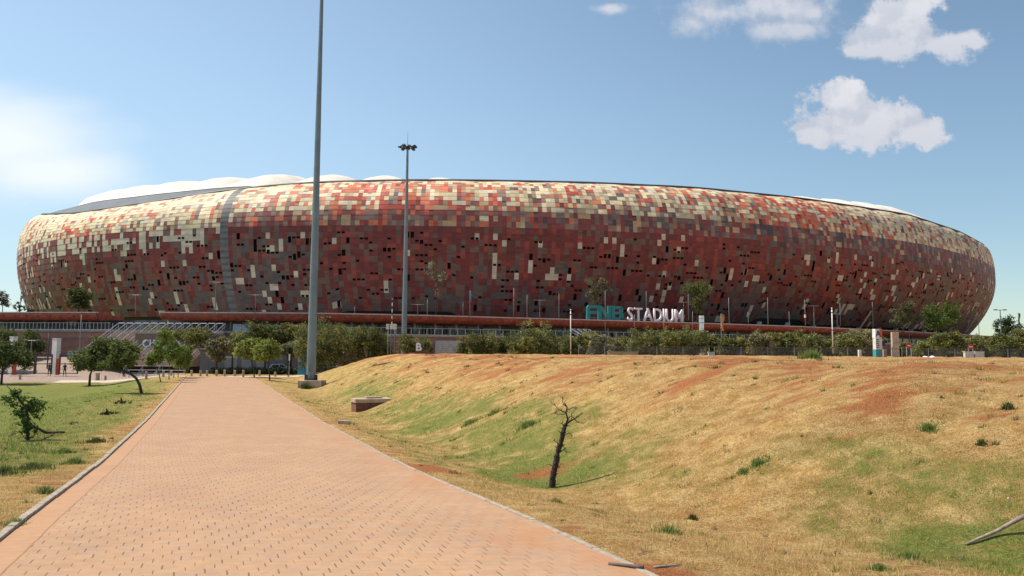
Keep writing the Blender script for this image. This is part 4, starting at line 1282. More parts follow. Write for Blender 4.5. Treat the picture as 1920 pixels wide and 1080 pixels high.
    hs = [(585, 640, 30, 26, OL), (612, 632, 34, 30, OL), (645, 636, 36, 28, OL), (690, 645, 34, 28, DK), (715, 648, 24, 22, OL), (775, 650, 24, 24, OL), (797, 656, 14, 12, GY),
          (880, 645, 22, 20, OL), (905, 645, 24, 20, OL), (940, 648, 28, 22, DK), (975, 648, 22, 16, OL), (1005, 636, 34, 30, OL), (1035, 640, 26, 26, DK), (1065, 650, 22, 22, DK),
          (1098, 645, 24, 20, OL), (1125, 650, 20, 18, GY), (1155, 648, 24, 18, OL), (1185, 645, 24, 20, GY), (1210, 640, 30, 22, OL), (1240, 640, 28, 24, DK), (1270, 635, 28, 22, OL),
          (1302, 642, 28, 26, OL), (1335, 648, 20, 18, OL), (1370, 648, 24, 18, OL), (1405, 652, 22, 18, OL), (1430, 640, 22, 22, GY), (1465, 648, 24, 22, OL), (1495, 645, 26, 22, OL),
          (1530, 645, 26, 20, OL), (1560, 646, 24, 18, DK), (1590, 645, 22, 18, OL), (1612, 640, 26, 20, GY), (1635, 645, 20, 18, GY), (1690, 655, 16, 12, OL), (1735, 655, 22, 15, LG), (1780, 640, 26, 24, DK), (1812, 650, 16, 14, OL), (1850, 645, 28, 18, OL), (1885, 645, 26, 18, DK), (1915, 642, 26, 20, OL)]
    ds = ['compact', 'spreading', 'dense', 'loose', 'rounded', 'ragged']
    marks = []
    for i, (cx, cy, rx, ry, col) in enumerate(hs):
        Y = 93 + (i * 7 % 5) * 2.2
        p = P(cx, 668, Y); z = tz(p.x, Y); topz = P(cx, cy - ry, Y).z
        sx = rx * Y / F / .72; sz = (topz - z) / .93
        root = empty('shrub', (p.x, Y, z), 0)
        r2 = random.Random(400 + i)
        bl = [(r2.uniform(-.62, .62) * sx, r2.uniform(-.4, .4) * sx, (.55 + r2.uniform(-.35, .25)) * sz, r2.uniform(.22, .36) * sx, r2.uniform(.22, .36) * sx, r2.uniform(.16, .28) * sz) for _ in range(11)] + [(0, 0, .42 * sz, .62 * sx, .5 * sx, .38 * sz)]
        k, Fq, cc = leaf_cloud(bl, 5200, .14, np.array(col) * r2.uniform(.85, 1.2), .45, 400 + i, .45, (1.35, 1.15, .8))
        np_mesh('crown', k, Fq, M_LEAF, colors=cc, parent=root)
        mb = MB()
        for q in range(4): mb.tube([(rnd.uniform(-.2, .2), rnd.uniform(-.2, .2), -.1), (rnd.uniform(-.6, .6) * sx * .5, rnd.uniform(-.3, .3), sz * .5)], [.07, .03], 6)
        mb.build('trunk', M_BARK, root)
        tone = {DK: 'dark green', OL: 'olive green', LG: 'yellow-green', GY: 'greyish green'}[col]
        where = ('right of the near mast' if cx < 700 else 'beside the far floodlight mast' if cx < 800 else 'between the grey roller door and the striped white pole' if cx < 1070 else 'below the roof lettering' if cx < 1290 else 'right of the silver chimney' if cx < 1500 else 'near the lettered pillars' if cx < 1700 else 'at the right end of the row')
        marks.append((root, tone, where, ds[i % 6], cx))
    bywhere = {}
    for m_ in marks: bywhere.setdefault(m_[2], []).append(m_)
    ordn = ['first', 'second', 'third', 'fourth', 'fifth', 'sixth', 'seventh', 'eighth', 'ninth', 'tenth']
    for w, L in bywhere.items():
        for j, (root, tone, where, dsc, cx) in enumerate(L):
            tag(root, f'{tone} shrub {where}, {ordn[j]} from left', 'shrub', G5)
    # trees on the concourse against the cladding
    G6 = 'slender trees standing against the stadium cladding'
    zt = FLOOR
    tree_px('facade_tree', 'dark bushy tree against the left end of the stadium cladding', 148, 588, 126, [(148, 578), (147, 570)], [(140, 556, 16, 14), (155, 552, 14, 16), (148, 570, 14, 12), (130, 568, 10, 10), (160, 570, 8, 10)], 2600, .22, DK, 71, r0=.14, group=G6, zb=zt, hollow=.2)
    tree_px('facade_tree', 'thin sparse grey tree against the cladding right of the far mast', 817, 592, 127, [(818, 570), (818, 545), (819, 525)], [(812, 505, 14, 16), (822, 525, 13, 16), (806, 495, 10, 8), (820, 548, 9, 14), (830, 515, 8, 12)], 1100, .14, (.16, .155, .10), 72, r0=.1, group=G6, zb=zt, hollow=.1)
    tree_px('facade_tree', 'sparse grey-green gum tree rising behind the teal letters', 1120, 602, 146, [(1121, 585), (1120, 570)], [(1112, 545, 16, 16), (1130, 528, 12, 12), (1120, 560, 14, 10), (1138, 545, 9, 12), (1105, 530, 10, 8)], 1500, .18, (.13, .135, .075), 73, r0=.12, group=G6, zb=zt, hollow=.1)
    tree_px('facade_tree', 'rounded pale green tree directly behind the silver chimney', 1306, 610, 158, [(1307, 592), (1307, 570)], [(1292, 545, 17, 10), (1320, 545, 18, 11), (1306, 538, 20, 10), (1308, 562, 17, 14), (1310, 580, 10, 10)], 2800, .2, (.13, .15, .055), 74, r0=.12, group=G6, zb=zt, hollow=.2)
    tree_px('facade_tree', 'greyish tree against the right part of the cladding', 1692, 622, 178, [(1692, 612), (1692, 600)], [(1690, 585, 18, 14), (1700, 572, 14, 10), (1680, 598, 14, 12), (1705, 598, 10, 12)], 1800, .24, (.115, .12, .06), 75, r0=.14, group=G6, zb=zt, hollow=.15)
    tree_px('facade_tree', 'wide bright green tree against the right end of the cladding', 1758, 625, 184, [(1758, 615), (1758, 605)], [(1735, 592, 18, 14), (1755, 580, 20, 12), (1780, 578, 18, 12), (1765, 600, 26, 14), (1790, 598, 12, 14), (1745, 610, 20, 10)], 3600, .26, (.095, .14, .035), 76, r0=.18, group=G6, zb=zt, hollow=.25)
    tree_px('facade_tree', 'dark small tree beyond the right end of the stadium', 1885, 640, 150, [(1885, 628)], [(1880, 612, 12, 14), (1892, 605, 12, 12), (1885, 622, 16, 12), (1910, 618, 10, 12)], 2400, .2, (.045, .07, .022), 77, r0=.14, group=G6, hollow=.25)
    tree_px('facade_tree', 'sparse twiggy tree at the extreme left behind the canopy', 5, 590, 128, [(5, 575)], [(2, 562, 12, 12), (14, 568, 8, 10), (0, 550, 7, 7)], 800, .16, (.10, .10, .06), 78, r0=.1, group=G6, zb=zt, hollow=.1)
    tree_px('facade_tree', 'tiny sparse tree beside the flagpole at the far left', 37, 590, 128, [(37, 580)], [(34, 574, 7, 6), (56, 582, 9, 5), (42, 580, 8, 5)], 500, .16, (.08, .095, .05), 79, r0=.06, group=G6, zb=zt, hollow=.1)

def light_poles():
    gm = mat('galvanised_pole', (.17, .185, .20), .5, var=.1); bk = mat('black_pole', (.03, .035, .045), .5)
    grp = 'thin light and flag poles around the concourse'
    def pole(px, y0, y1, Y, label, kind='T', m=gm, r=.06, flagc=None, name='light_pole'):
        a = P(px, y1, Y); b = P(px, y0, Y); H = b.z - a.z
        root = empty(name, (a.x, Y, a.z)); tag(root, label, 'flagpole' if flagc else 'pole', grp)
        mb = MB(); mb.tube([(0, 0, 0), (0, 0, H * .5), (0, 0, H)], [r * 1.3, r, r * .7], 7); mb.build('pole', m, root, smooth_=True)
        if kind == 'T':
            w = .75
            mb = MB(); mb.tube([(-w, 0, H - .1), (w, 0, H - .1)], .04, 5); mb.build('crossarm', m, root)
            for s in (-1, 1): mb = MB(); mb.box(s * w - .25, s * w + .25, -.12, .12, H - .12, H - .02); mb.build('lamp_head', m, root, bevel=.02)
        if kind == 'D':
            for k, hz in enumerate((H - .1, H - 1.3)):
                mb = MB(); mb.tube([(-.6, 0, hz), (.6, 0, hz)], .04, 5); mb.build('crossarm', m, root)
            for s in (-.6, .6): mb = MB(); mb.box(s - .2, s + .2, -.12, .12, H - .14, H); mb.build('lamp_head', m, root)
        if flagc:
            fm = mat('flag_cloth', flagc, .8)
            mb = MB(); n = 8
            for i in range(n):
                t0, t1 = i / n, (i + 1) / n
                wv = lambda t: .12 * math.sin(t * 7)
                hh = H * .42
                mb.quad((.06 + wv(t0), wv(t0), H - .1 - hh * t0), (.06 + .42 * (1 - .35 * t0) + wv(t0), .2 * math.sin(t0 * 5), H - .2 - hh * t0), (.06 + .42 * (1 - .35 * t1) + wv(t1), .2 * math.sin(t1 * 5), H - .2 - hh * t1), (.06 + wv(t1), wv(t1), H - .1 - hh * t1))
            f = mb.build('flag', fm, root, smooth_=True)
            sd = f.modifiers.new('s', 'SOLIDIFY'); sd.thickness = .01
        return root
    def cz_depth(px, off): return can_pt(px, off).y
    L = [(253, 552, 590, 'T', 'double-armed light pole behind the left part of the broad stairs'), (403, 528, 588, 'T', 'tall pole in front of the grey vertical cladding strip'),
         (478, 552, 590, 'T', 'light pole just left of the near mast above the dark tree'), (665, 575, 590, 'N', 'short plain pole on the canopy between the two masts'),
         (783, 570, 592, 'T', 'short T-headed pole right of the far mast'), (801, 562, 592, 'N', 'plain pole left of the thin grey tree'),
         (868, 566, 594, 'N', 'plain pole on the canopy right of the thin grey tree'), (988, 553, 606, 'N', 'pole with a small light above the canopy, left of the striped pole'),
         (1012, 562, 604, 'T', 'double-armed pole left of the striped white pole'), (1048, 550, 600, 'N', 'plain pole directly left of the striped white pole'),
         (1135, 545, 640, 'N', 'thin pole crossing the teal letter N'), (1190, 590, 625, 'N', 'thin short pole under the letter S'), (1212, 546, 600, 'N', 'thin pole rising behind the letter A'),
         (1245, 598, 636, 'N', 'thin dark pole under the letter I'), (1282, 566, 612, 'T', 'light pole crossing the letter M'), (1291, 552, 600, 'N', 'thin pole right of the letter M'), (1299, 584, 630, 'N', 'thin dark pole left of the silver chimney'),
         (1367, 558, 604, 'N', 'tall thin pole right of the orange flag'), (1403, 585, 606, 'N', 'short thin pole right of the orange flag, second there'), (1440, 558, 608, 'N', 'tall pale pole above the canopy, left of the paired poles'),
         (1480, 584, 608, 'N', 'short pole left of the white-boxed pole'), (1510, 562, 610, 'B', 'pole carrying a small white box halfway up'), (1527, 573, 625, 'T', 'armed pole right of the white-boxed pole'),
         (1570, 588, 612, 'T', 'short double-armed pole right of the plain white pole'), (1576, 568, 612, 'N', 'slim pole right of the plain white pole'), (1637, 566, 615, 'N', 'slim pole above the orange letter pillar'),
         (1694, 580, 618, 'N', 'slim pole in front of the greyish cladding tree'), (1706, 612, 660, 'N', 'pole rising beside the red round sign'), (1732, 590, 628, 'T', 'armed pole before the wide bright green tree'),
         (1746, 578, 620, 'N', 'slim pole in the middle of the wide bright green tree'), (1795, 582, 622, 'N', 'slim pole at the right edge of the wide bright green tree'), (1817, 622, 648, 'N', 'short pole above the second red round sign'), (1836, 588, 630, 'N', 'slim pole at the right end of the cladding')]
    for px, y0, y1, k, lb in L:
        Y = cz_depth(px, 3.5 if y1 > 612 or k == 'T' else -1.5)
        r = pole(px, y0, y1, Y, lb, 'T' if k == 'T' else 'N', r=.055 if px < 1300 else .07)
        if k == 'B':
            mb = MB(); mb.box(-.16, .16, -.12, .12, 1.6, 2.3); mb.build('white_box', mat('white_box', (.75, .75, .75), .5), r)
    pole(881, 545, 594, cz_depth(881, 2), 'flagpole with a narrow blue flag before the cladding', 'N', flagc=(.03, .12, .22), name='flagpole')
    pole(963, 540, 600, cz_depth(963, 2), 'flagpole with a folded dark red flag before the cladding', 'N', flagc=(.16, .05, .06), name='flagpole')
    pole(1353, 588, 662, 112, 'flagpole with an orange flag right of the silver chimney', 'N', flagc=(.55, .22, .05), name='flagpole')
    pole(37, 546, 590, 128, 'flagpole with a grey pennant at the far left against the sky', 'N', flagc=(.16, .2, .22), name='flagpole')
    pole(1911, 586, 640, 150, 'flagpole with a dark green pennant at the right edge against the sky', 'N', flagc=(.04, .12, .1), name='flagpole')
    pole(147, 590, 700, 110, 'tall slim pole in front of the maroon wall at the left', 'N', r=.07)
    pole(88, 625, 700, 110, 'slim dark pole left of the tall white gate pillar', 'N', r=.08, m=bk)
    pole(57, 637, 682, 100, 'T-headed pole with a white bar left of the gate pillar', 'T', r=.07)
    pole(1879, 580, 668, 100, 'tall pole with stacked dark floodlight arms at the right edge', 'D', r=.07)
    # striped white poles
    wm = mat('white_pole_paint', (.75, .74, .72), .5); dm = mat('black_band', (.03, .03, .04), .5)
    for px, y0, y1, lb in ((1070, 580, 668, 'white pole with dark bands standing between shrubs below the lettering'), (1562, 577, 663, 'white pole with a dark top band right of the white-boxed pole')):
        Y = 90; a = P(px, y1, Y); H = P(px, y0, Y).z - a.z
        root = empty('banded_pole', (a.x, Y, a.z)); tag(root, lb, 'pole')
        mb = MB(); mb.tube([(0, 0, 0), (0, 0, H)], .06, 8); mb.build('pole', wm, root, smooth_=True)
        for f in (.12, .5, .88, .96): mb = MB(); mb.tube([(0, 0, H * f), (0, 0, H * f + .12)], .068, 8); mb.build('band', dm, root)
    # silver chimney
    Y = 104; a = P(1316, 668, Y); H = P(1316, 592, Y).z - a.z
    root = empty('silver_chimney', (a.x, Y, a.z)); tag(root, 'shiny silver metal chimney standing among the shrubs', 'chimney')
    mb = MB(); mb.tube([(0, 0, 0), (0, 0, H * .8), (0, 0, H * .8), (0, 0, H)], [.33, .33, .36, .36], 16); mb.build('flue', mat('silver_metal', (.75, .75, .76), .28, metal=.75), root, smooth_=False)
    for f in (.62, .82, .93): mb = MB(); mb.tube([(0, 0, H * f), (0, 0, H * f + .07)], .40, 16); mb.build('collar', mat('collar_metal', (.25, .25, .26), .4, metal=.6), root)
    # monitoring station near the far mast
    Y = 92; a = P(732, 668, Y); root = empty('monitoring_station', (a.x, Y, tz(a.x, Y))); tag(root, 'three grey posts carrying pale boxes and a black-and-white mast', 'utility station')
    zt_ = P(732, 608, Y).z - tz(a.x, Y); s = Y / F
    for dx in (-5, 0, 7):
        mb = MB(); mb.tube([(dx * s, 0, 0), (dx * s, 0, zt_)], .07 if dx else .05, 8); mb.build('post', gm, root, smooth_=True)
        mb = MB(); mb.box(dx * s - .22, dx * s + .22, -.2, .2, zt_ - .6, zt_ + .02); mb.build('equipment_box', mat('pale_green_box', (.55, .56, .48), .6), root, bevel=.02)
    h2 = P(732, 560, Y).z - tz(a.x, Y)
    mb = MB(); mb.tube([(.1, 0, zt_), (.1, 0, h2)], .05, 8); mb.build('mast', wm, root)
    for k in range(4): mb = MB(); z_ = zt_ + (h2 - zt_) * (.1 + .25 * k); mb.tube([(.1, 0, z_), (.1, 0, z_ + .35)], .075, 8); mb.build('mast_band', dm, root)

def pillars_and_signs():
    grey = mat('pillar_white', (.62, .60, .56), .7, var=.1); org = mat('pillar_orange', (.62, .12, .04), .6); teal = mat('pillar_teal', (.05, .30, .30), .6)
    stone = mat('pillar_stone', (.47, .36, .26), .85, var=.15); dk = mat('sign_letter_dark', (.04, .04, .05), .6); wh = mat('sign_letter_white', (.75, .75, .75), .6)
    # gate pillars at left
    for px, y0, y1, w, Y, lb in ((22, 632, 703, 11, 104, 'white gate pillar with an orange side, partly hidden by the olive tree'), (103, 635, 703, 13, 104, 'tall white gate pillar with an orange side between the two people')):
        a = P(px, y1, Y); H = P(px, y0, Y).z - a.z; W = w * Y / F
        root = empty('gate_pillar', (a.x, Y, a.z), math.radians(-24)); tag(root, lb, 'pillar', 'white and orange gate pillars')
        mb = MB(); mb.box(-W / 2, W / 2, -.3, .3, 0, H); mb.build('shaft', grey, root, bevel=.02)
        mb = MB(); mb.box(-W / 2 - .06, -W / 2 - .003, -.28, .28, H * .25, H - .02); mb.box(W / 2 + .003, W / 2 + .05, -.28, .28, .02, H * .45); mb.build('orange_side', org, root)
        mb = MB(); mb.box(-W / 2 - .04, W / 2 + .04, -.34, .34, H + .003, H + .08); mb.build('cap', grey, root)
    # letter pillars at right
    Y = 84
    a = P(1646, 669, Y); s = Y / F; z0 = tz(a.x, Y); H = P(1646, 617, Y).z - z0
    root = empty('letter_pillar', (a.x, Y, z0), .25); tag(root, 'white and teal totem with an orange top bearing the letter A', 'sign')
    mb = MB(); mb.box(-.42, .42, -.25, .25, 0, H * .30); mb.build('base', teal, root)
    mb = MB(); mb.box(-.40, .40, -.24, .24, H * .302, H * .70); mb.build('panel', grey, root)
    mb = MB(); mb.box(-.42, .42, -.25, .25, H * .702, H); mb.build('top', wh, root)
    mb = MB(); mb.box(.08, .424, -.256, -.252, H * .71, H - .02); mb.box(.423, .427, -.24, .24, H * .71, H - .02); mb.build('orange_face', org, root)
    o, w = text_mesh('letter', 'A', .95, dk, root, extrude=.01, bold=.02); o.location = (-.40, -.27, H * .74)
    mb = MB()
    for k in range(5): mb.box(-.34, .02, -.262, -.245, H * .36 + k * .2, H * .36 + k * .2 + .09)
    mb.build('arrow_marks', dk, root)
    a = P(1679, 669, Y); z0 = tz(a.x, Y); H = P(1679, 623, Y).z - z0
    root = empty('stone_pillar', (a.x, Y, z0), -.2); tag(root, 'tan stone pillar with a faint letter A, right of the orange-topped totem', 'pillar')
    mb = MB(); mb.box(-.34, .34, -.3, .3, 0, H * .33); mb.build('base', stone, root, bevel=.02)
    mb = MB(); mb.box(-.34, .34, -.3, .3, H * .345, H); mb.build('shaft', stone, root, bevel=.02)
    o, w = text_mesh('letter', 'A', .8, mat('faint_letter', (.30, .26, .2), .8), root, extrude=.01); o.location = (-.24, -.31, H * .52)
    # brown post left of totem
    for px, y0, y1, w, lb, c in ((1612, 656, 669, 5, 'short pale post under the greyish shrub', (.6, .58, .52)), (1659, 655, 669, 6, 'short brown block beside the orange-topped totem', (.30, .19, .13))):
        a = P(px, y1, 82); z0 = tz(a.x, 82); H = P(px, y0, 82).z - z0; mb = MB(); W = w * 82 / F / 2; mb.box(-W, W, -W, W, 0, max(.3, H)); o = mb.build('short_post', mat('post_paint', c, .8), bevel=.02); o.location = (a.x, 82, z0); tag(o, lb, 'post')
    # round red signs
    for px, py, lb in ((1705, 648, 'red round sign on twin poles right of the stone pillar'), (1821, 650, 'red round sign on a pole before the right-hand shrubs')):
        Y = 86; a = P(px, 669, Y); z0 = tz(a.x, Y); zc = P(px, py, Y).z - z0
        root = empty('round_sign', (a.x, Y, z0)); tag(root, lb, 'sign', 'red round traffic signs')
        for dx in (-.25, .25): mb = MB(); mb.tube([(dx, .05, 0), (dx, .05, zc + .1)], .03, 6); mb.build('post', mat('sign_post', (.5, .5, .5), .5), root)
        mb = MB(); mb.tube([(0, 0, zc), (0, .03, zc)], .32, 20); mb.build('disc', mat('sign_red', (.45, .04, .03), .5), root)
        mb = MB(); mb.box(-.2, .2, -.012, -.004, zc - .05, zc + .05); mb.build('white_bar', wh, root)
    # low walls / boxes
    for px0, px1, y0, Y, c, lb, nm in ((1808, 1824, 660, 84, (.5, .5, .46), 'left one of two low grey slabs at the right end of the embankment', 'low_wall'), (1827, 1844, 660, 84, (.5, .5, .46), 'right one of two low grey slabs at the right end of the embankment', 'low_wall'),
                                   (1328, 1339, 661, 80, (.36, .42, .46), 'small blue-grey utility cabinet behind the embankment crest', 'utility_cabinet'), (1140, 1196, 660, 82, (.34, .31, .17), 'long low mossy concrete channel behind the embankment crest', 'low_wall')):
        a = P((px0 + px1) / 2, 669, Y); z0 = tz(a.x, Y); W = (px1 - px0) * Y / F; H = P(px0, y0, Y).z - z0
        root = empty(nm, (a.x, Y, z0)); tag(root, lb, 'cabinet' if 'cab' in nm else 'low wall')
        mb = MB(); mb.box(-W / 2, W / 2, -.2, .2, -.1, max(.25, H)); mb.build('body', mat(nm, c, .8), root, bevel=.02)
        mb = MB(); mb.box(-W / 2 - .04, W / 2 + .04, -.24, .24, max(.25, H) + .003, max(.25, H) + .06); mb.build('cap', mat(nm + '_cap', tuple(q * 1.15 for q in c), .8), root)
    for px, lb in ((1735, 'left white boulder on the embankment crest'), (1748, 'right white boulder on the embankment crest')):
        a = P(px, 668, 74); z0 = tz(a.x, 74)
        me = bpy.data.meshes.new('boulder'); import bmesh
        bm = bmesh.new(); bmesh.ops.create_icosphere(bm, subdivisions=3, radius=.24)
        for v in bm.verts: v.co *= 1 + .25 * mnoise.noise(v.co * 4 + Vector((px, 0, 0))); v.co.z *= .6
        bm.to_mesh(me); bm.free(); me.materials.append(wh); o = bpy.data.objects.new('boulder', me); COL.objects.link(o); o.location = (a.x, 74, z0 + .1); tag(o, lb, 'boulder')
    # B sign: white letter on maroon booth
    Y = 88; a = P(785, 668, Y); z0 = tz(a.x, Y); top = P(785, 640, Y).z - z0
    root = empty('entrance_sign', (a.x, Y, z0)); tag(root, 'white letter B raised above a maroon board near the far mast', 'sign')
    zb = P(785, 658, Y).z - z0
    mb = MB(); W = 14 * Y / F; mb.prism([(-1.0, 0), (1.7, 0), (1.1, zb), (-.3, zb)], -.1, .15); mb.build('board', mat('booth_maroon', (.16, .045, .04), .8), root)
    o, w = text_mesh('letter', 'B', 1.2, wh, root, extrude=.05, bold=.035); o.location = (-.36, -.05, zb + .05)
    mb = MB(); mb.tube([(.3, .02, 0), (.3, .02, zb + .4)], .04, 6); mb.build('post', gm2(), root)
    mb = MB(); zc = P(775, 664, Y).z - z0; mb.box(-1.15, -.35, -.13, -.105, zc - .22, zc + .2); mb.build('plate', mat('plate_red', (.4, .04, .04), .6), root)
    mb = MB(); mb.box(-1.05, -.45, -.136, -.1315, zc - .05, zc + .05); mb.build('plate_stripe', wh, root)
    # teal monument sign
    Y = 95; a = P(573, 692, Y); z0 = tz(a.x, Y) ; H = P(573, 661, Y).z - z0
    root = empty('monument_sign', (a.x, Y, z0)); tag(root, 'bright blue sign board half hidden behind the near mast', 'sign')
    blue = mat('sign_blue', (.01, .20, .36), .5, var=.05)
    mb = MB(); W = .95; mb.prism([(-W, 0), (W, 0), (W, H), (-.3, H), (-W, H * .78)], -.12, .12); mb.build('board', blue, root)
    o, w = text_mesh('lettering', 'FNB', .55, mat('sign_pale_blue', (.35, .6, .72), .6), root, extrude=.01, bold=.01); o.location = (-.86, -.13, H * .52)
    o, w = text_mesh('lettering', 'Stadium', .38, mat('sign_pale_blue2', (.35, .6, .72), .6), root, extrude=.01); o.location = (-.86, -.13, H * .30)
    # signpost
    Y = 92; a = P(542, 700, Y); z0 = tz(a.x, Y); H = P(542, 664, Y).z - z0
    root = empty('signpost', (a.x, Y, z0)); tag(root, 'thin post with a narrow white plate left of the blue sign board', 'sign')
    mb = MB(); mb.tube([(0, 0, 0), (0, 0, H)], .035, 6); mb.build('post', gm2(), root)
    mb = MB(); mb.box(-.09, .09, -.06, -.04, H - .75, H); mb.build('plate', wh, root)
    mb = MB(); mb.tube([(-.2, 0, 0), (-.2, 0, .7)], .06, 7); o = mb.build('short_post', dk); o.location = (a.x, Y + .3, z0); tag(o, 'short black post beside the thin signpost', 'post')

_gm2 = []
def gm2():
    if not _gm2: _gm2.append(mat('post_grey', (.35, .35, .35), .6))
    return _gm2[0]

def bollards():
    cm = mat('bollard_concrete', (.36, .27, .20), .9, var=.2, vscale=5)
    L = [(359, 706, 12), (375.6, 705, 10), (388, 706, 11), (406, 706, 11), (421, 706, 12), (440, 706.5, 12), (456, 708, 14), (486.5, 704, 11), (516, 702, 9), (274, 711, 14), (306, 706, 11), (38, 700, 9), (198, 701, 9), (183, 705, 14), (321, 703, 9)]
    lab = ['leftmost bollard of the row across the path end', 'second bollard from the left across the path end', 'third bollard from the left across the path end', 'middle bollard of the seven across the path end', 'fifth bollard from the left across the path end', 'sixth bollard from the left across the path end', 'tallest, rightmost bollard of the row across the path end', 'thick bollard under the pair of bright green trees', 'bollard right of the bright green trees', 'lone bollard nearest the lawn corner left of the path', 'bollard between the young tree trunks', 'tiny bollard at the foot of the gate, far left', 'bollard behind the wide plaza tree', 'stout bollard right of the trunk of the wide plaza tree', 'small bollard behind the young trees by the grey rails']
    protos = {}
    for (px, py, h), lb in zip(L, lab):
        g = on_ground(px, py); Y = min(g.y, 92.0); p = P(px, py, Y); z = tz(p.x, Y)
        Y = min(Y, 92); H = h * Y / F
        root = empty('bollard', (p.x, Y, z)); tag(root, lb, 'bollard', 'short concrete bollards')
        mb = MB(); r = .13 if px != 183 else .24
        mb.tube([(0, 0, -.1), (0, 0, H * .86)], [r, r * .95], 12); mb.build('shaft', cm, root, smooth_=False)
        mb = MB(); mb.tube([(0, 0, H * .865), (0, 0, H * .95), (0, 0, H)], [r * 1.12, r * 1.12, r * .6], 12); mb.build('cap', cm, root)

def person(px, Y, H, label, arms, facing=0):
    p = P(px, 702, Y); z = tz(p.x, Y) 
    root = empty('person', (p.x, Y, z), facing); tag(root, label, 'person', 'people standing at the gate')
    J = {}; s = H / 1.75
    vs = [(0, 0, .95), (0, 0, 1.15), (0, 0, 1.42), (0, -.01, 1.52), (0, -.02, 1.62), (0, -.01, 1.74),
          (-.19, 0, 1.42), (.19, 0, 1.42)] + arms + [(-.10, 0, .90), (.10, 0, .90), (-.12, -.03, .50), (.14, .02, .50), (-.13, .04, .08), (.17, .05, .08), (-.14, -.12, .03), (.19, -.11, .03)]
    # arms: elbowL, elbowR, handL, handR
    ed = [(0, 1), (1, 2), (2, 3), (3, 4), (4, 5), (2, 6), (2, 7), (6, 8), (7, 9), (8, 10), (9, 11), (0, 12), (0, 13), (12, 14), (13, 15), (14, 16), (15, 17), (16, 18), (17, 19)]
    rad = [.15, .14, .15, .055, .095, .085, .07, .07, .045, .045, .035, .035, .10, .10, .07, .07, .045, .045, .04, .04]
    me = bpy.data.meshes.new('body'); me.from_pydata([tuple(q * s for q in v) for v in vs], ed, []); me.validate()
    o = bpy.data.objects.new('body', me); COL.objects.link(o); o.parent = root
    md = o.modifiers.new('skin', 'SKIN'); md.use_smooth_shade = True
    for i, r in enumerate(rad):
        me.skin_vertices[0].data[i].radius = (r * s, r * s * .8)
    me.skin_vertices[0].data[0].use_root = True
    o.modifiers.new('sub', 'SUBSURF').levels = 1; o.modifiers['sub'].render_levels = 1
    dg = bpy.context.evaluated_depsgraph_get(); dg.update()
    m2 = bpy.data.meshes.new_from_object(o.evaluated_get(dg)); o.modifiers.clear(); o.data = m2
    m2.materials.clear()
    for c in ((.02, .022, .035), (.20, .12, .08), (.03, .03, .04)): m2.materials.append(mat('person_tone', c, .8))
    hl, hr = Vector(arms[2]) * s, Vector(arms[3]) * s
    for f in m2.polygons:
        c = f.center
        f.material_index = 1 if (c.z > 1.5 * s or (c - hl).length < .1 * s or (c - hr).length < .1 * s) else (2 if c.z < .92 * s else 0)
    mb = MB(); 
    mb.tube([(0, .0, 1.70 * s), (0, .005, 1.76 * s), (0, .005, 1.80 * s)], [.105 * s, .10 * s, .05 * s], 12)
    mb.build('hair', mat('black_hair', (.012, .01, .01), .7), root, smooth_=True)
    return root

def car(px, py, Y, L, col, label, rz):
    p = P(px, py, Y); z = tz(p.x, Y)
    root = empty('parked_car', (p.x, Y, z), rz); tag(root, label, 'car', 'cars parked behind the embankment')
    pm = mat('car_paint', col, .3, var=.02); gl = mat('car_glass', (.02, .025, .03), .08, var=.1); bk = mat('car_tyre', (.02, .02, .02), .9); rim_ = mat('car_rim', (.4, .4, .42), .3, metal=.8)
    h = L / 2
    body = [(-h, .35), (-h + .05, .8), (-h + .7, .92), (-h + 1.15, 1.38), (h - 1.75, 1.42), (h - 1.05, .95), (h - .15, .80), (h, .55), (h, .32), (h - .5, .25), (-h + .4, .25)]
    mb = MB(); mb.prism(body, -.85, .85); mb.build('body', pm, root, bevel=.06)
    for s in (-1, 1):
        mb = MB(); y = s * .853
        mb.prism([(-h + .95, .95), (-h + 1.25, 1.32), (-.15, 1.34), (-.15, .95)], min(y, y + s * .01), max(y, y + s * .01)); mb.prism([(-.05, .95), (-.05, 1.34), (h - 1.85, 1.35), (h - 1.25, .97)], min(y, y + s * .01), max(y, y + s * .01)); mb.build('side_window', gl, root)
    mb = MB(); mb.quad((h - 1.02, -.72, .985), (h - 1.02, .72, .985), (h - 1.70, .66, 1.41), (h - 1.70, -.66, 1.41)); mb.build('windscreen', gl, root)
    for sx in (-h + .8, h - .85):
        for sy in (-.82, .82):
            w = MB(); w.tube([(sx, sy - .1, .32), (sx, sy + .1, .32)], .32, 18); t_ = w.build('wheel', bk, root)
            w = MB(); w.tube([(sx, sy - .115, .32), (sx, sy + .115, .32)], .2, 12); w.build('rim', rim_, t_)
    for sy in (-.6, .6): mb = MB(); mb.box(h - .06, h + .012, sy - .18, sy + .18, .58, .72); mb.build('headlight', mat('lamp_glass', (.7, .7, .7), .15), root)

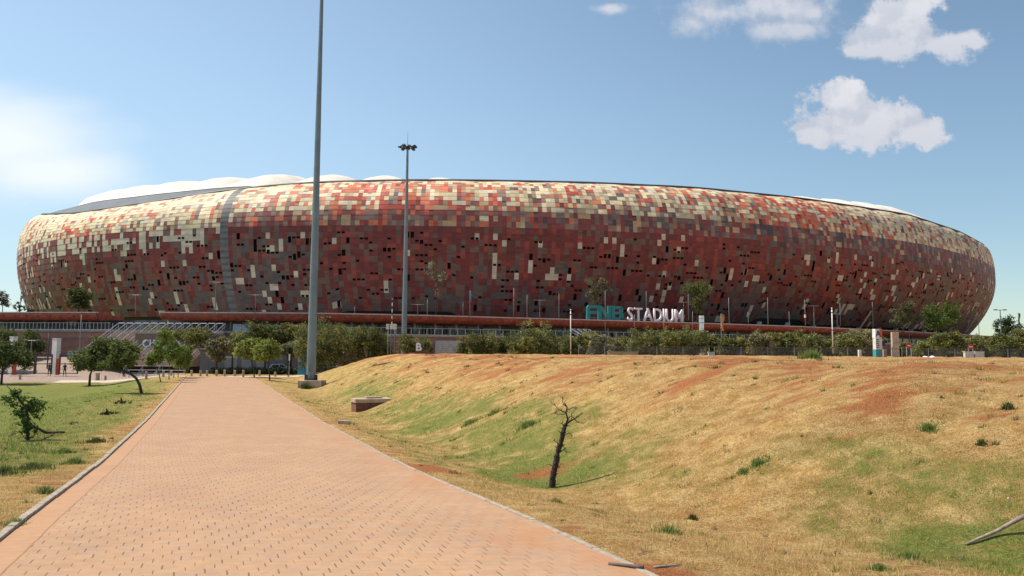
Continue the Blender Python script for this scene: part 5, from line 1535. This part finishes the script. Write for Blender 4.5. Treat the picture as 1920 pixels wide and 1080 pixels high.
def left_buildings():
    br = mat('brown_render', (.20, .13, .10), .9, var=.15); gy = mat('grey_render', (.17, .165, .17), .9, var=.12); wf = mat('frame_white', (.62, .62, .6), .6); gl = mat('glass_dark', (.02, .03, .03), .12)
    # ticket office with white letters
    Y = 113; a = P(250, 704, Y); b = P(392, 704, Y); z0 = a.z; zt = P(300, 626, Y).z
    root = empty('ticket_office', (a.x, Y, z0 - .4)); tag(root, 'brown flat-roofed building with partly hidden white letters and two square windows', 'building')
    W = b.x - a.x; H = zt - z0 + .4
    mb = MB(); mb.box(0, W, 0, 4, 0, H); mb.build('wall', br, root)
    mb = MB(); mb.box(-.15, W + .15, -.15, 4.1, H + .003, H + .22); mb.build('roof', mat('roof_slab_grey', (.30, .27, .24), .9), root)
    s = Y / F
    for px in (266, 338, 369):
        x = (px - 250) * s; zc = P(px, 674, Y).z - (z0 - .4)
        mb = MB(); mb.box(x - .65, x + .65, -.06, -.003, zc - .55, zc + .5); w = mb.build('window', wf, root)
        mb = MB(); mb.box(x - .48, x + .48, -.075, -.063, zc - .38, zc + .34); mb.build('pane', gl, w)
    lz = P(300, 651, Y).z - (z0 - .4)
    wl = mat('white_wall_letters', (.72, .74, .76), .6)
    for ch, px in (('C', 264), ('I', 277), ('U', 284), ('T', 319), ('S', 330)):
        o, w = text_mesh('letter', ch, 1.6, wl, root, extrude=.04, bold=.03, sx=.85); o.location = ((px - 250) * s, -.06, lz)
    # low grey building
    Y = 108; a = P(374, 697, Y); b = P(535, 697, Y); z0 = a.z
    root = empty('grey_kiosk_building', (a.x, Y, z0 - .5)); tag(root, 'low dark grey building with pale strip windows behind the bollards', 'building')
    s = Y / F; W = b.x - a.x; H = P(420, 658, Y).z - z0 + .5
    mb = MB(); mb.box(0, W, 0, 5, 0, H); mb.build('wall', gy, root)
    mb = MB(); mb.box(-.1, W + .1, -.25, 5.1, H + .003, H + .18); mb.build('roof', mat('kiosk_roof', (.12, .12, .13), .8), root)
    for px0, px1 in ((420, 444), (452, 470), (480, 500)):
        zc = P(px0, 670, Y).z - z0 + .5
        mb = MB(); mb.box((px0 - 374) * s, (px1 - 374) * s, -.05, -.003, zc - .1, zc + .12); w = mb.build('window', wf, root)
        mb = MB(); mb.box((px0 - 374) * s, (px1 - 374) * s, -.04, -.004, zc - 1.4, zc - .12); mb.build('shutter', mat('kiosk_shutter', (.26, .27, .29), .6), root)
    # clipped hedge before the kiosk
    Y = 102
    a = P(400, 694, Y); b = P(590, 690, Y)
    root = empty('clipped_hedge', (0, 0, 0)); tag(root, 'long dark clipped hedge behind the bollards and the bright green trees', 'hedge')
    bl = []
    for k in range(26):
        t = k / 25; x = a.x * (1 - t) + b.x * t; z = tz(x, Y)
        bl.append((x, Y + rnd.uniform(-.2, .2), z + .45, .6, .5, .55))
    V, Fq, c = leaf_cloud(bl, 9000, .10, (.028, .036, .014), .3, 8, .3)
    np_mesh('foliage', V, Fq, M_LEAF, colors=c, parent=root)
    mb = MB()
    for q in bl[::2]: mb.tube([(q[0], q[1], q[2] - .6), (q[0] + .1, q[1], q[2] + .2)], [.05, .03], 5)
    mb.build('stem', M_BARK, root)
    # gate: dark steel frames
    dm = mat('gate_steel', (.05, .035, .03), .6)
    Y = 103
    for (px0, px1, lb) in ((-30, 65, 'dark steel gate leaf left of the first open post'), (65, 97, 'narrow dark steel gate leaf left of the tall white pillar'), (110, 146, 'dark steel gate leaf right of the tall white pillar')):
        a = P(px0, 701, Y); b = P(px1, 701, Y); z0 = a.z; W = b.x - a.x
        root = empty('gate', (a.x, Y, z0)); tag(root, lb, 'gate', 'dark steel gate leaves')
        mb = MB()
        for z_ in (.08, 1.32, 2.45): mb.box(0, W, -.04, .04, z_ - .05, z_ + .05)
        mb.build('rail', dm, root)
        for x in (0.08, W - .08): mb = MB(); mb.box(x - .07, x + .07, -.07, .07, 0, 3.2 if px0 < 60 and x > 1 else 2.6); mb.build('gate_post', dm, root)
    # tubular crowd rails
    rm = mat('queue_rail', (.22, .23, .25), .5)
    for j, (px0, px1, py) in enumerate(((242, 348, 702), (236, 300, 690), (305, 345, 690))):
        Y = 97 + j * 2.5; a = P(px0, py, Y); b = P(px1, py, Y); W = b.x - a.x
        zz = tz(a.x, Y)
        root = empty('queue_railing', (a.x, Y, zz)); tag(root, ['long tubular queue railing in front of the brown building', 'short queue railing behind the long one, left part', 'short queue railing behind the long one, right part'][j], 'railing', 'tubular queue railings')
        mb = MB()
        hz = max(1.0, P(px0, 694 - j * 8, Y).z - zz)
        for z_ in (hz, hz * .65, hz * .3): mb.tube([(0, 0, z_), (W, 0, z_)], .03, 6)
        mb.build('rail', rm, root)
        n = int(W / 1.6)
        for k in range(n + 1):
            x = W * k / n; mb = MB(); mb.tube([(x, 0, 0), (x, 0, hz)], .035, 6); mb.tube([(x, 0, hz), (x - .7, -.5, 0)], .025, 5); mb.build('post', rm, root)
    # power cabinet by wall
    a = P(135, 675, 114); mb = MB(); mb.box(-.7, .7, 0, .5, 0, 1.3); o = mb.build('wall_cabinet', mat('cabinet_green', (.22, .30, .30), .6), bevel=.02); o.location = (a.x, 114, a.z); tag(o, 'pale green box in front of the maroon wall at the left', 'cabinet')

def mesh_fences():
    fm = mat('fence_wire', (.10, .11, .12), .6); pm = mat('fence_post', (.30, .31, .32), .6)
    for (px0, px1, lb) in ((1085, 1330, 'dark wire mesh fence section below the roof lettering'), (1340, 1640, 'dark wire mesh fence section between the flagpole and the orange-topped totem'), (1692, 1990, 'dark wire mesh fence section at the right end')):
        Y = 88; a = P(px0, 668, Y); b = P(px1, 668, Y)
        root = empty('mesh_fence', (a.x, Y, 2.5)); tag(root, lb, 'fence', 'wire mesh fences along the shrubs')
        W = b.x - a.x; H = .9 + .35
        mb = MB()
        n = int(W / .1)
        for k in range(n): x = W * k / n; mb.box(x - .007, x + .007, -.005, .005, 0, H)
        for z_ in np.arange(.1, H, .14): mb.box(0, W, -.012, -.006, z_ - .008, z_ + .008)
        mb.box(0, W, -.03, .03, H, H + .04)
        mb.build('mesh', fm, root)
        n = int(W / 2.8)
        for k in range(n + 1): x = W * k / n; mb = MB(); mb.tube([(x, .04, -.3), (x, .04, H + .08)], .03, 6); mb.build('post', pm, root)

def weeds():
    L = [(1420, 872, .42, .16, 'bright green weed clump midway up the embankment slope'), (1255, 1000, .36, .16, 'spiky green weed clump beside the bare red soil'), (1393, 890, .2, .12, 'small weed clump just below the bright one on the slope'),
         (1705, 1050, .40, .15, 'low leafy weed clump near the thick stick'), (1045, 942, .22, .08, 'small bright green tuft right below the bare sapling'), (1300, 975, .12, .12, 'tiny dark spiky weed in the middle of the foreground grass'),
         (925, 778, .35, .14, 'left weed clump on the embankment above the bare sapling'), (880, 795, .5, .2, 'second green weed clump on the embankment left of the sapling'), (990, 800, .6, .2, 'wide green weed patch behind the bare sapling'),
         (1520, 672, .8, .55, 'green weed clump standing up on the embankment crest'), (330, 910, .0, .0, ''), (85, 925, .35, .18, 'bushy green weed clump beside the left kerb'), (30, 985, .3, .14, 'bright green weed clump at the far left bottom'),
         (180, 830, .6, .2, 'dark weed clump near the left kerb farther along'), (60, 880, .7, .22, 'broad dark weed clump below the leafy sapling'), (140, 870, .5, .2, 'weed clump between the leafy sapling and the kerb'), (120, 850, .5, .2, 'weed clump behind another one right of the leafy sapling'),
         (573, 729, .5, .6, 'dark scrubby weed in front of the mast plinth'), (1740, 808, .3, .18, 'greyish weed clump high on the right slope'), (1840, 833, .12, .12, 'dark tiny weed high on the right slope'), (1890, 770, .15, .2, 'dark upright weed near the crest at the right'), (1650, 1070, .2, .1, 'low weed tuft at the bottom edge right of centre'), (5, 890, .6, .25, 'dark weed clump at the left picture edge')]
    for px, py, r, h, lb in L:
        if not lb: continue
        g = on_ground(px, py)
        c = (.10, .11, .04) if 'dark' in lb else (.17, .21, .06)
        weed(px, py, g.y, r, h, lb, n=int(180 + 320 * r), col=c)

def litter():
    G = 'bits of pale litter on the grass'
    wm = mat('pale_litter', (.8, .78, .74), .7)
    for px, py, lb in ((831, 690, 'white scrap of litter high on the embankment'), (1891, 940, 'white scrap of litter on the right slope'), (668, 765, 'white scrap by the brick inspection chamber'), (626, 726, 'white scrap right of the mast plinth')):
        g = on_ground(px, py); mb = MB(); s = g.y / F * 1.6
        mb.prism([(-s, 0), (s * .8, .0), (s, s * .8), (0, s * 1.3), (-s * .9, s * .7)], -s * .7, s * .7); o = mb.build('litter', wm, bevel=.005); o.location = g; tag(o, lb, 'litter', G)

# ------------------------------------------------------------------ assemble
M_LEAF = mat_attr('leaf', .8, .3, .1, 3, spec=.12)
M_BARK = mat('bark', (.065, .048, .036), .95, var=.3, vscale=8, bump=.6)
build_world()
build_ground()
build_grass()
build_stadium()
build_concourse()
stairs('broad_stairs', 'broad brick staircase with many metal handrails climbing to the concourse at the left', 237, 432, -1.5, -8.4, FLOOR, 1.3, 24, 14)
stairs('side_stairs', 'small staircase with white handrails on the concourse edge below the lettering', 1062, 1094, 5.0, -4.5, FLOOR, 2.8, 14, 4)
build_stadium_sign()
mz = concrete_things()
high_mast(583, 713, 70, 42, .44, .12, False, 'nearer and larger floodlight mast rising out of the frame from a concrete plinth', True, zb=mz)
high_mast(757, 668, 115, P(763, 279, 115).z - tz(P(757, 668, 115).x, 115), .47, .17, True, 'farther floodlight mast with a ring of black lamps and a lightning rod', True)
build_sapling()
build_left_sapling()
build_trees()
light_poles()
pillars_and_signs()
bollards()
person(92, 103, 1.75, 'person in dark clothes with elbows out, left of the tall gate pillar', [(-.42, .02, 1.22), (.42, 0, 1.24), (-.22, -.14, 1.10), (.24, -.14, 1.12)])
person(121, 103, 1.72, 'person in dark clothes standing right of the tall gate pillar', [(-.27, .03, 1.14), (.27, .02, 1.14), (-.27, -.06, .88), (.28, -.04, .90)], .5)
car(525, 676, 108, 4.3, (.50, .55, .66), 'pale blue car half hidden behind the bright green trees', .3)
car(604, 680, 106, 4.2, (.05, .06, .08), 'dark car just right of the near mast', .15)
car(622, 678, 110, 4.3, (.45, .47, .5), 'silver car behind the embankment end right of the mast', .1)
left_buildings()
mesh_fences()
weeds()
litter()
wood = mat('dry_wood', (.27, .20, .16), .9, var=.3, vscale=9, bump=.5)
dwood = mat('dark_dry_wood', (.12, .09, .075), .9, var=.3, vscale=9, bump=.5)
g0 = on_ground(1811, 1027); g1 = on_ground(1868, 1006); g2 = P(1930, 963, g1.y * 1.0)
stick('dry_stick', 'thick bare dry branch lying at the right picture edge', [g0 + Vector((0, 0, .02)), g1 + Vector((0, 0, .07)), g2], [.017, .027, .034], wood)
g0 = on_ground(1141, 1069); g1 = on_ground(1207, 1070)
stick('dry_stick', 'short dark stick lying across the path edge at the bottom', [g0 + Vector((0, 0, .06)), g1 + Vector((0, 0, .03))], [.020, .024], dwood)
g0 = on_ground(1195, 1043); g1 = on_ground(1217, 1036)
stick('dry_stick', 'thin pale twig lying on the bare red soil', [g0 + Vector((0, 0, .02)), g1 + Vector((0, 0, .02))], [.006, .005], wood)
g0 = on_ground(1226, 1067); g1 = on_ground(1276, 1062)
stick('dry_stick', 'greyish flat stick in the grass right of the dark one', [g0 + Vector((0, 0, .015)), g1 + Vector((0, 0, .02))], [.014, .010], mat('grey_wood', (.30, .27, .22), .9))

# ------------------------------------------------------------------ camera
cd = bpy.data.cameras.new('camera'); cam = bpy.data.objects.new('camera', cd); COL.objects.link(cam)
cd.sensor_width = 36; cd.lens = F / 1920 * 36; cd.clip_end = 9000; cd.clip_start = .1
cam.matrix_world = Matrix.Translation((0, 0, EYE)) @ CAMM.to_4x4()
S.camera = cam
S.view_settings.view_transform = 'Standard'; S.view_settings.look = 'None'; S.view_settings.gamma = 1; S.view_settings.exposure = 0.92
S.cycles.max_bounces = 5; S.cycles.diffuse_bounces = 2; S.cycles.transmission_bounces = 2; S.cycles.transparent_max_bounces = 4
